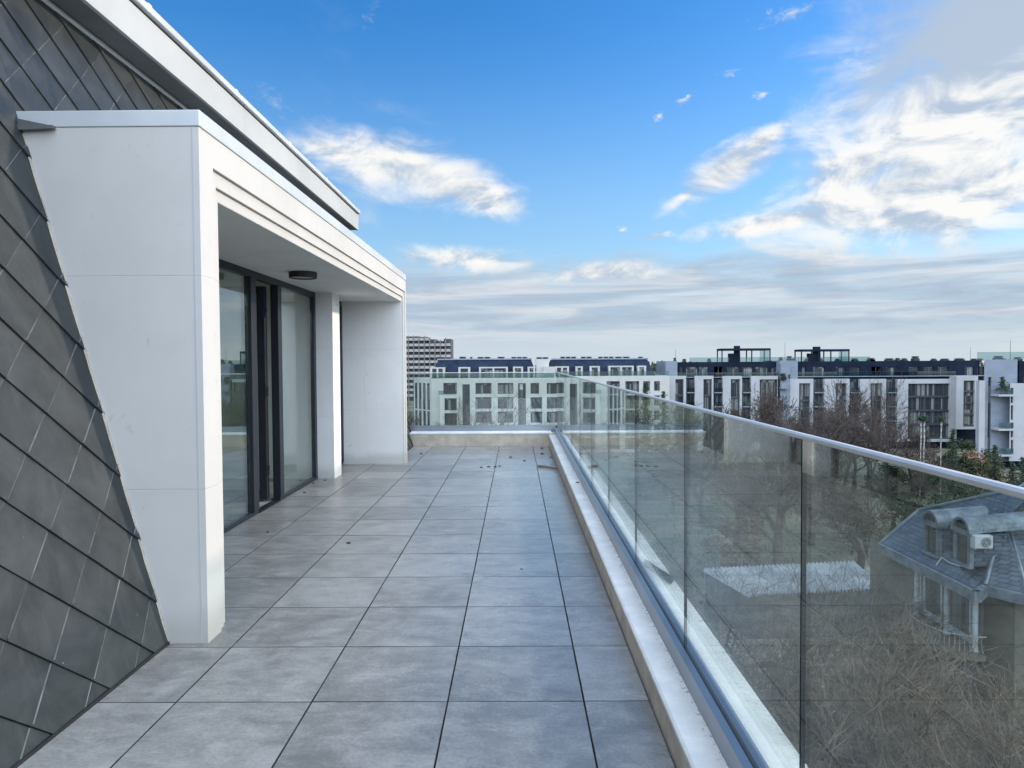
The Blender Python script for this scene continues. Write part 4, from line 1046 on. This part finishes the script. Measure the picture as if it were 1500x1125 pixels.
bc = MB(); cy0 = 33.0; pts_ = [(20.85, 35.7), (19.7, 35.3), (19.1, 34.0), (19.0, 32.8), (19.4, 31.6), (20.4, 31.0), (20.9, 31.0)]
zb_ = EZ-3.35
bc.mesh([(x, y, zb_) for x, y in pts_]+[(x, y, zb_+.2) for x, y in pts_], [tuple(range(7)), tuple(range(13, 6, -1))]+[(i, 7+i, 7+(i+1) % 7, (i+1) % 7) for i in range(7)])
bal_v = bc.build('balcony', M['v_wall'], villa)
ir = MB()
pl_ = [Vector((x, y, 0)) for x, y in pts_]
ir.tube([p+Vector((0, 0, zb_+1.1)) for p in pl_], .03, 6)
for a, b_ in zip(pl_, pl_[1:]):
    n_ = max(2, int((b_-a).length/.17))
    d = (b_-a).normalized(); o_ = Vector((d.y, -d.x, 0)); o_ = -o_ if o_.dot(Vector((20.9, 33.3, 0))-a) > 0 else o_
    for k in range(n_):
        p = a+(b_-a)*k/n_; ir.tube([p+Vector((0, 0, zb_+.2)), p+o_*.2+Vector((0, 0, zb_+.45)), p+o_*.02+Vector((0, 0, zb_+.85)), p+o_*.1+Vector((0, 0, zb_+1.12))], .016, 4)
ir.build('balcony_railing', M['v_iron'], bal_v)
# barrel dormers, fronts face -X
def barrel_dormer(py_, zc, xf):
    """front centre at y=py_, springing height zc, front plane x=xf"""
    hw = .60; s_ = MB(); n_ = 12
    arc = [(py_+hw*1.12*math.cos(math.pi*k/n_), zc+hw*1.05*math.sin(math.pi*k/n_)) for k in range(n_+1)]
    xe = xf+2.9
    v = [(xf-.15, y, z) for y, z in arc]+[(xe, y, z+.25) for y, z in arc]
    s_.mesh(v, [(k, k+1, n_+2+k, n_+1+k) for k in range(n_)])
    for xx in (xf+.5, xf+1.05, xf+1.6):
        s_.tube([(xx, y, z+(xx-xf)*.07+.01) for y, z in arc], .022, 4)
    dr = s_.build('dormer_roof', M['v_trim'], vr, smooth=False)
    s_ = MB(); inn = [(py_+hw*.9*math.cos(math.pi*k/n_), zc+hw*.85*math.sin(math.pi*k/n_)) for k in range(n_+1)]
    for k in range(n_):
        a, b_, c, d = arc[k], arc[k+1], inn[k+1], inn[k]
        s_.mesh([(xf-.17, *a), (xf-.17, *b_), (xf-.17, *c), (xf-.17, *d), (xf+.05, *a), (xf+.05, *b_), (xf+.05, *c), (xf+.05, *d)], [(0, 1, 2, 3), (4, 7, 6, 5), (0, 4, 5, 1), (2, 6, 7, 3)])
    zb0 = zc-1.5
    ck = MB(); ck.box(xf+.101, xf+1.6, py_-hw+.01, py_-hw+.16, zb0, zc-.01); ck.box(xf+.101, xf+1.6, py_+hw-.16, py_+hw-.01, zb0, zc-.01)
    s_.box(xf-.1, xf+.1, py_-hw, py_-hw+.17, zb0, zc); s_.box(xf-.1, xf+.1, py_+hw-.17, py_+hw, zb0, zc)
    s_.box(xf-.12, xf+.05, py_-hw+.171, py_+hw-.171, zc-.16, zc+.08); s_.box(xf-.2, xf+.05, py_-hw-.1, py_+hw+.1, zb0-.1, zb0)
    for sg in (-1, 1): s_.box(xf-.16, xf+.25, py_+sg*hw-.14, py_+sg*hw+.14, zc-.10, zc+.04)
    dm = s_.build('dormer', M['v_trim'], vr); ck.build('dormer_cheek', M['v_roof'], vr)
    g_ = MB(); g_.box(xf+.0, xf+.03, py_-hw+.171, py_+hw-.171, zb0, zc-.161)
    g_.mesh([(xf+.0, y, z) for y, z in inn], [tuple(range(n_+1))]); g_.build('pane', M['v_glass'], dr)
d1 = on_slope(1366, 812); d2 = on_slope(1411, 826)
for d_ in (d1, d2):
    barrel_dormer(d_.y, d_.z+1.55, d_.x)
ya_ = d2.y-.98; pb_ = at(1428, 804, ya_); ax, ay, az_ = pb_.x, ya_, pb_.z
ac = thing('air_conditioner', 'white air conditioner unit fixed beside the nearer barrel dormer of the villa', 'air conditioner', (ax, ay, az_))
bx = MB(); bx.bbox(ax, ax+.82, ay, ay+.34, az_, az_+.58, .03); bx.bbox(ax+.05, ax+.09, ay+.05, ay+.45, az_-.06, az_-.001, .005); bx.bbox(ax+.72, ax+.76, ay+.05, ay+.45, az_-.06, az_-.001, .005)
bx.build('casing', M['v_white'], ac)
cx_ = ax+.50
fn = MB(); fn.lathe([(.0, 0), (.22, 0)], (0, 0, 0), 20); fn.v = [(cx_+x_, ay-.006, az_+.29+y_) for x_, y_, _ in fn.v]
fn.build('fan_opening', M['far_frame'], ac)
gr = MB()
for R_ in (.07, .13, .18, .225): gr.tube([(cx_+R_*math.cos(t*math.pi/10), ay-.015, az_+.29+R_*math.sin(t*math.pi/10)) for t in range(21)], .008, 4)
for k in range(6): gr.tube([(cx_, ay-.015, az_+.29), (cx_+.225*math.cos(k*1.047), ay-.015, az_+.29+.225*math.sin(k*1.047))], .008, 4)
gr.build('fan_grille', M['v_white'], ac)
pp = MB(); pp.tube([Vector((ax+.7, ay+.2, az_))]+[on_slope(*q_)+Vector((-.03, 0, .05)) for q_ in ((1440, 812), (1430, 820), (1421, 828), (1417, 831), (1408, 831), (1392, 826), (1383, 820), (1381, 818), (1376, 824), (1372, 830))], .028, 6)
tag(pp.build('drain_pipe', M['v_white']), 'thin white pipe looping across the villa slates from the air conditioner', 'pipe')

# corrugated shed roof
def corr_mat():
    m, T, b = principled('corrugated_sheet')
    P = T.new('ShaderNodeTexCoord').outputs['Object']
    n = T.noise(P, .5, 6, .65)
    T.l.new(T.mix(T.ss(n, .35, .7), (.30, .32, .335), (.46, .48, .495)), b.inputs['Base Color']); b.inputs['Roughness'].default_value = .5; b.inputs['Metallic'].default_value = .1
    return m
M['corr'] = corr_mat()
SZ = -14.6
q4 = [at_z(1030, 834, SZ), at_z(1243, 819, SZ+.5), at_z(1302, 846, SZ+.2), at_z(1298, 862, SZ), at_z(1098, 873, SZ-.3)]
shed = thing('garden_shed', 'long low shed with white corrugated roof behind the bare trees', 'shed', (q4[4].x, q4[4].y, GZ))
r = MB(); A0, A1_, B0, B1 = q4[4], q4[3], q4[0], q4[1]
nC = 38; vs = []
for k in range(nC*2+1):
    u = k/(nC*2); zz = .15*(1 if k % 2 else -1)
    p0 = A0.lerp(A1_, u); p1 = B0.lerp(B1.lerp(q4[2], .15), u); vs += [p0+Vector((0, 0, zz)), p1+Vector((0, 0, zz))]
r.mesh(vs, [(2*k, 2*k+2, 2*k+3, 2*k+1) for k in range(nC*2)])
r.build('roof', M['corr'], shed)
wl = MB()
for a, b_ in ((A0, A1_), (A0, B0), (A1_, B1), (B0, B1)):
    a = a.lerp((A0+B1)/2, .03); b_ = b_.lerp((A0+B1)/2, .03)
    wl.face([Vector((a.x, a.y, GZ)), Vector((b_.x, b_.y, GZ)), Vector((b_.x, b_.y, b_.z-.12)), Vector((a.x, a.y, a.z-.12))])
M['shed_wall'] = mat('shed_grey_boards', (.095, .10, .10), .9, var=.2, scale=1.5)
wl.build('wall', M['shed_wall'], shed)

# white metal garden furniture heap far below
M['white_metal'] = mat('white_painted_metal', (.66, .68, .68), .5, var=.15, scale=3)
def frame_piece(px, py, s, rot, label, chair=False):
    c = at_z(px, py, GZ+.4); o = thing('metal_chair' if chair else 'metal_table', label, 'chair' if chair else 'table', (c.x, c.y, GZ))
    m_ = Matrix.Rotation(rot, 3, 'Z')
    def P(x, y, z): return Vector((c.x, c.y, GZ))+m_@Vector((x*s, y*s, z*s))
    l_ = MB(); n = .035*s
    for sx in (-.5, .5):
        for sy in (-.4, .4):
            q = MB(); q.tube([P(sx, sy, 0), P(sx*.96, sy*.96, .7)], n, 5); q.build('leg', M['white_metal'], o)
    l_.tube([P(-.5, -.4, .72), P(.5, -.4, .72), P(.5, .4, .72), P(-.5, .4, .72), P(-.5, -.4, .72)], n*1.2, 5)
    for k in range(-4, 5): l_.tube([P(k*.11, -.4, .72), P(k*.11, .4, .72)], n*.7, 4)
    l_.build('seat' if chair else 'table_top', M['white_metal'], o)
    if chair:
        b2 = MB(); b2.tube([P(-.5, .4, .72), P(-.5, .5, 1.5), P(.5, .5, 1.5), P(.5, .4, .72)], n*1.2, 5)
        for k in range(-4, 5): b2.tube([P(k*.11, .4, .72), P(k*.11, .5, 1.5)], n*.7, 4)
        b2.build('backrest', M['white_metal'], o)
frame_piece(1206, 1098, 1.25, .3, 'white metal garden table on the ground far below the balustrade')
frame_piece(1222, 1048, 1.1, 1.2, 'white metal garden chair on the ground behind the garden table', True)

# ---------------------------------------------------------------- planting
def bark(name, a, b_): return mat(name, a, .9, var=.2, scale=1.5, col2=b_)
M['bark'] = bark('bark_grey_brown', (.070, .057, .046), (.034, .028, .024))
M['twig'] = bark('twig_brown', (.085, .066, .052), (.045, .036, .030))
M['twig_red'] = bark('twig_reddish', (.080, .062, .052), (.042, .034, .031))
M['twig_tan'] = bark('twig_tan', (.185, .135, .085), (.045, .034, .024))
def bare_tree(seed, H, trunk_r, twig_r, depth=6, spread=.62, lateral=3):
    rg = random.Random(seed); tr, br = MB(), MB()
    def grow(p, d, L, r, lv):
        pts = [p]; rr = [r]; n = 4 if lv < 3 else 3; q = p.copy(); dd = d.copy(); r1 = max(twig_r*.6, r*.62)
        kids = []
        for i in range(n):
            dd = (dd + Vector((rg.gauss(0, .13), rg.gauss(0, .13), rg.gauss(.05, .10)))).normalized()
            q = q + dd*(L/n); pts.append(q.copy()); rr.append(r+(r1-r)*(i+1)/n)
            if lv < depth and i >= (1 if lv else 2) and i < n-1: kids.append((q.copy(), dd.copy(), rr[-1]))
        (tr if lv < 1 else br).tube(pts, rr, 7 if lv < 1 else (5 if lv < 3 else 3), 0, lv < 1)
        if lv >= depth: return
        def child(p_, d_, r_, k, ang):
            ax = d_.orthogonal().normalized(); ax.rotate(Matrix.Rotation(rg.uniform(0, 6.28), 3, d_))
            nd = d_.copy(); nd.rotate(Matrix.Rotation(ang, 3, ax)); nd = (nd+Vector((0, 0, .10 if lv < 3 else .02))).normalized()
            grow(p_, nd, L*k*rg.uniform(.8, 1.15), r_, lv+1)
        for _ in range(2 if lv else 3): child(q, dd, r1*.82, .76, rg.uniform(.25, spread))
        for (a, b_, c) in kids:
            if lv == depth-1 and rg.random() < .25: continue
            child(a, b_, c*.6, .66, rg.uniform(.5, spread+.45))
    grow(Vector((0, 0, 0)), Vector((rg.gauss(0, .05), rg.gauss(0, .05), 1)).normalized(), H*.30, trunk_r, 0)
    return tr, br
def proto_tree(name, seed, H, tr_r, tw_r, m, depth=6, spread=.62):
    o = thing(name, None, None); t, b_ = bare_tree(seed, H, tr_r, tw_r, depth, spread)
    zmax = sorted(v[2] for v in b_.v)[int(len(b_.v)*.995)]
    t.build('trunk', M['bark'], o); b_.build('branches', M[m], o); o['_h'] = zmax
    return o
PRO = {'far': [proto_tree('bare_tree', s_, 14, .30, .042, 'twig_red', 6, .58) for s_ in (11, 12, 13)],
       'mid': [proto_tree('bare_tree', s_, 12, .40, .026, 'twig', 6, .60) for s_ in (21, 22, 23)],
       'near': [proto_tree('bare_tree', s_, 11, .26, .0085, 'twig_tan', 6, .70) for s_ in (31, 32, 33)],
       'dark': [proto_tree('bare_tree', s_, 11, .20, .013, 'twig', 6, .78) for s_ in (51, 52)],
       'thin': [proto_tree('bare_tree', s_, 13, .20, .02, 'twig', 5, .56) for s_ in (41,)]}
used_p = set()
def plant(kind, px, top, Y, label, group=None, base=GZ, sx=1.0):
    pr = PRO[kind]; o = pr[rnd.randrange(len(pr))]
    if o.name in used_p: o2 = copy_tree(o)
    else:
        o2 = o; used_p.add(o.name)
    p = at(px, top, Y); k = (p.z-base)/o['_h']
    o2.location = (p.x, Y, base); o2.rotation_euler = (0, 0, rnd.uniform(0, 6.28)); o2.scale = (k*sx, k*sx, k)
    return tag(o2, label, 'tree', group)
far_l = 'bare brown tree in the row before the long dark-topped block'
for px, top, Y in ((998, 592, 118), (1048, 588, 125), (1092, 572, 122), (1128, 598, 112), (1160, 566, 126), (1188, 590, 100), (1226, 562, 118), (1252, 596, 104), (1300, 584, 114), (1338, 616, 104), (1208, 620, 96), (1145, 612, 98), (1280, 604, 100), (1070, 606, 108), (1175, 604, 110), (1238, 614, 108)):
    plant('far', px, top, Y, far_l, 'bare trees before the long block', sx=1.15)
plant('thin', 1273, 548, 108, 'tall bare tree with forked trunk rising above the row before the long block')
plant('thin', 735, 577, 112, 'wider bare tree of the pair before the left pale block', sx=1.5)
plant('thin', 690, 588, 118, 'bare tree at the left of the pair before the left pale block', sx=1.3)
plant('thin', 835, 576, 112, 'bare tree behind the corner of the two balustrades, before the right pale block', sx=1.3)
plant('far', 603, 590, 120, 'bare tree glimpsed between the portal and the left pale block', sx=1.0)
mid_l = 'bare brown garden tree seen through the right balustrade between shed and far row'
for px, top, Y in ((1030, 640, 84), (1072, 655, 66), (1140, 648, 62), (1190, 668, 74), (1258, 676, 64), (1310, 690, 80), (1110, 690, 78), (1345, 690, 90), (1215, 640, 92), (1390, 672, 92), (985, 660, 90)):
    plant('mid', px, top, Y, mid_l, 'bare garden trees beyond the shed', sx=1.3)
plant('dark', 1078, 806, 40, 'dark spreading bare tree whose branches cross the left half of the white shed roof', sx=1.5)
plant('dark', 1190, 815, 38, 'dark spreading bare tree whose branches cross the right half of the white shed roof', sx=1.5)
near_l = 'tan bare tree in the thicket below the right balustrade'
for px, top, Y in ((1372, 893, 25.5), (1310, 880, 30), (1250, 890, 27), (1335, 925, 22), (1425, 945, 20), (1490, 965, 19), (1390, 1000, 17), (1300, 985, 20), (1220, 950, 23), (1140, 925, 28), (1460, 1020, 16), (1285, 905, 31), (1365, 950, 26), (1100, 960, 25)):
    plant('near', px, top, Y, near_l, 'bare trees in the thicket below the balustrade', sx=1.35)

for ps in PRO.values():                     # a kind nobody planted is not left standing
    for o in ps:
        if o.name not in used_p:
            for ch in list(o.children): bpy.data.objects.remove(ch)
            bpy.data.objects.remove(o)
# evergreens
def leaf_mat(name, a, b_):
    m, T, b = principled(name)
    r = T.new('ShaderNodeAttribute', attribute_name='rand').outputs['Fac']
    T.l.new(T.mix(r, a, b_), b.inputs['Base Color']); b.inputs['Roughness'].default_value = .8; b.inputs['Specular IOR Level'].default_value = .2
    return m
M['fir'] = leaf_mat('conifer_needles', (.012, .026, .016), (.040, .070, .040))
M['shrub'] = leaf_mat('shrub_leaves', (.014, .024, .013), (.050, .066, .030))
M['shrub_br'] = leaf_mat('dry_shrub_leaves', (.05, .040, .026), (.15, .115, .065))
M['gold'] = leaf_mat('dry_grass_plumes', (.16, .10, .06), (.38, .26, .16))
def conifer(px, top, Y, w_, label, base=GZ, m='fir', seed=1):
    rg = random.Random(seed); p = at(px, top, Y); H = p.z-base
    o = thing('conifer', label, 'tree', (p.x, Y, base)); t = MB(); t.tube([(p.x, Y, base), (p.x, Y, base+H*.95)], [.22, .03], 7); t.build('trunk', M['bark'], o)
    c = MB(); nl = int(H*2.6)
    for i in range(nl):
        f_ = i/nl; z = base+H*(.10+.9*f_); R_ = w_*(1-f_)**.85*rg.uniform(.8, 1.1)+.08
        for k in range(int(9+8*(1-f_))):
            a = rg.uniform(0, 6.28); L = R_*rg.uniform(.6, 1.08); dr = Vector((math.cos(a), math.sin(a), -.22-.15*(1-f_)))
            n_ = max(4, int(L*5))
            for s_ in range(n_):
                q = Vector((p.x, Y, z))+dr*(L*(s_+.6)/n_)+Vector((rg.gauss(0, .1), rg.gauss(0, .1), rg.gauss(0, .1)))
                u = Vector((rg.gauss(0, 1), rg.gauss(0, 1), rg.gauss(-.2, .5))).normalized()*.22; v_ = u.orthogonal().normalized()*.09
                c.face([q-u, q+v_, q+u, q-v_], 0, rg.random())
    c.build('crown', M[m], o, attr=True)
def shrub(px, top, Y, w_, label, base=GZ, m='shrub', seed=1, name='shrub', cat='shrub', n=1500, leaf=.16, group=None, d_=None):
    rg = random.Random(seed); p = at(px, top, Y); H = p.z-base; o = thing(name, label, cat, (p.x, Y, base), group)
    t = MB()
    for k in range(5):
        a = k*1.26; t.tube([(p.x, Y, base), (p.x+w_*.3*math.cos(a), Y+w_*.3*math.sin(a), base+H*.6)], [.07, .02], 4)
    t.build('stem', M['bark'], o); c = MB()
    cl = [(Vector((rg.gauss(0, w_*.38), rg.gauss(0, w_*.38), H*rg.uniform(.25, .82))), rg.uniform(.2, .42)*min(w_, H)) for _ in range(14)]
    for k in range(n):
        q0, r_ = cl[rg.randrange(14)]; u = Vector((rg.gauss(0, 1), rg.gauss(0, 1), rg.gauss(0, 1))).normalized()
        q = Vector((p.x, Y, base))+q0+u*r_*rg.uniform(.6, 1.05); q.z = max(base+.05, q.z)
        a = Vector((rg.gauss(0, 1), rg.gauss(0, 1), rg.gauss(0, .8))).normalized()*leaf; b_ = a.cross(u).normalized()*leaf*.55
        c.face([q-a, q+b_, q+a, q-b_], 0, rg.random())
    c.build('crown', M[m], o, attr=True)
conifer(946, 558, 100, 3.4, 'tall dark conifer seen through the glass before the right pale block', seed=5)
conifer(972, 572, 104, 2.8, 'dark conifer just right of the tallest one behind the glass', seed=15)
conifer(1396, 628, 104, 2.0, 'dark conifer in front of the widest white framed bay', seed=6)
conifer(1458, 650, 100, 2.6, 'olive green fir before the pale stepped block', seed=7, m='shrub')
conifer(1498, 668, 96, 2.2, 'dark fir at the right edge above the handrail', seed=8)
conifer(1484, 676, 108, 1.6, 'small dark fir beside the black ground floor of the stepped block', seed=18)
p_ = 0
for px, top, Y, w_, m, lab in ((1425, 640, 118, 3.4, 'shrub', 'rounded green shrub under the narrow white framed bay'), (1380, 655, 110, 3.2, 'shrub', 'dark shrub below the widest white framed bay'),
                               (1415, 662, 104, 3.0, 'shrub', 'dark shrub in front of the rounded green shrub'), (1350, 660, 100, 3.0, 'shrub_br', 'brown dry shrub left of the dark shrubs'), (1440, 664, 108, 2.0, 'shrub_br', 'brown dry shrub left of the olive fir'),
                               (1300, 672, 104, 3.4, 'shrub', 'dark shrub at the foot of the forked tree'), (1000, 640, 100, 3.2, 'shrub', 'dark shrub behind the glass beneath the conifers'), (1330, 700, 72, 3.6, 'shrub', 'green bush behind the villa roof left end'),
                               (1385, 690, 76, 3.6, 'shrub', 'green bush behind the villa ridge, left one'), (1440, 690, 74, 3.4, 'shrub', 'green bush behind the villa ridge, right one'), (1270, 712, 70, 3.0, 'shrub_br', 'brown bush on the garden slope left of the villa'),
                               (1085, 742, 62, 3.0, 'shrub_br', 'brown bush beside the gravel path behind the shed'), (1340, 880, 29, 1.6, 'shrub_br', 'brown bush under the villa windows')):
    p_ += 1; shrub(px, top, Y, w_, lab, m=m, seed=50+p_, n=2200, leaf=.17 if Y > 40 else .1)
for k, (px, top) in enumerate(((1416, 650), (1424, 648), (1432, 652))):
    shrub(px, top, 106, .8, 'dry golden ornamental grass clump beside the green shrubs', m='gold', seed=90+k, name='ornamental_grass', cat='grass', n=500, leaf=.2, group='golden grass clumps')
# potted trees on the far balconies
for k, (Zf, x_, t, bt, Y, w_, lab, cn) in enumerate(((Z6, 1020, 295, 376, YD-1.6, 1.1, 'potted conifer on the upper balcony of the stepped block', True), (Z5, 610, 308, 385, YC1-1.6, 1.0, 'potted shrub on the balcony of the concrete core', False))):
    b0 = at(*Zf(x_, bt), Y).z
    if cn: conifer(*Zf(x_, t), Y, w_, lab, base=b0-.4, seed=70+k)
    else: shrub(*Zf(x_, t), Y, w_, lab, base=b0, seed=70+k, n=500, leaf=.14)
# pale wrapped trunks of trimmed trees
M['wrap'] = mat('pale_trunk_wrap', (.40, .40, .39), .8, var=.3, scale=3, col2=(.07, .065, .06))
for k, (x_, t, bt) in enumerate(((435, 600, 850), (458, 605, 860), (580, 605, 720))):
    Y = 98.0; a = at(*Z6(x_, t), Y); b_ = at(*Z6(x_, bt), Y)
    o = thing('trimmed_tree', ('pale trunked trimmed tree with small green top, left of the close pair', 'pale trunked trimmed tree with small green top, right of the close pair', 'single pale trunked trimmed tree before the widest bay')[k], 'tree', (a.x, Y, GZ))
    q = MB(); q.tube([(a.x, Y, GZ), (a.x, Y, b_.z), (a.x+.05, Y, (a.z+b_.z)/2), (a.x, Y, a.z-.2)], [.07, .08, .11, .13], 8); q.build('trunk', M['wrap'], o)
    q = MB(); rg = random.Random(k)
    for _ in range(260):
        u = Vector((rg.gauss(0, .24), rg.gauss(0, .24), rg.gauss(.05, .16))); n_ = Vector((rg.gauss(0, 1), rg.gauss(0, 1), rg.gauss(0, 1))).normalized()*.16; v_ = n_.orthogonal().normalized()*.08
        c0 = Vector((a.x, Y, a.z))+u; q.face([c0-n_, c0+v_, c0+n_, c0-v_], 0, rg.random())
    q.build('crown', M['fir'], o, attr=True)
# leaf litter and low scrub that nobody could count
q = MB(); rg = random.Random(3)
for _ in range(15000):
    Y = 12+90*rg.random()**1.4; x = rg.uniform(1.5, 12+Y*.75); 
    if 20 < x < 34 and 29 < Y < 44: continue
    h_ = rg.uniform(.1, .55); c0 = Vector((x, Y, GZ)); a = Vector((rg.gauss(0, .25), rg.gauss(0, .25), h_)); s_ = Vector((rg.gauss(0, 1), rg.gauss(0, 1), 0)).normalized()*.05
    q.face([c0-s_, c0+s_, c0+a+s_*.4, c0+a-s_*.4], 0, rg.random())
M['litter'] = leaf_mat('leaf_litter', (.022, .020, .014), (.065, .052, .036))
tag(q.build('undergrowth', M['litter'], attr=True), 'brown dry undergrowth covering the garden ground', 'undergrowth', kind='stuff')
# wooded horizon
q = MB(); rg = random.Random(9)
for _ in range(9000):
    x = rg.uniform(-500, 900); Y = rg.uniform(420, 900); z = GZ+rg.uniform(0, 1)**.6*(10+6*math.sin(x*.013)+Y*.006)
    a = Vector((rg.gauss(0, 1), rg.gauss(0, .3), rg.gauss(0, 1))).normalized()*rg.uniform(1.2, 2.6); b_ = Vector((-a.z, 0, a.x))*.7
    c0 = Vector((x, Y, z)); q.face([c0-a, c0+b_, c0+a, c0-b_], 0, rg.random())
tag(q.build('distant_wood', M['shrub'], attr=True), 'far dark wooded skyline between the buildings', 'wood', kind='stuff')
for o in list(bpy.data.objects):
    for k_ in ('_o', '_h'):
        if k_ in o: del o[k_]
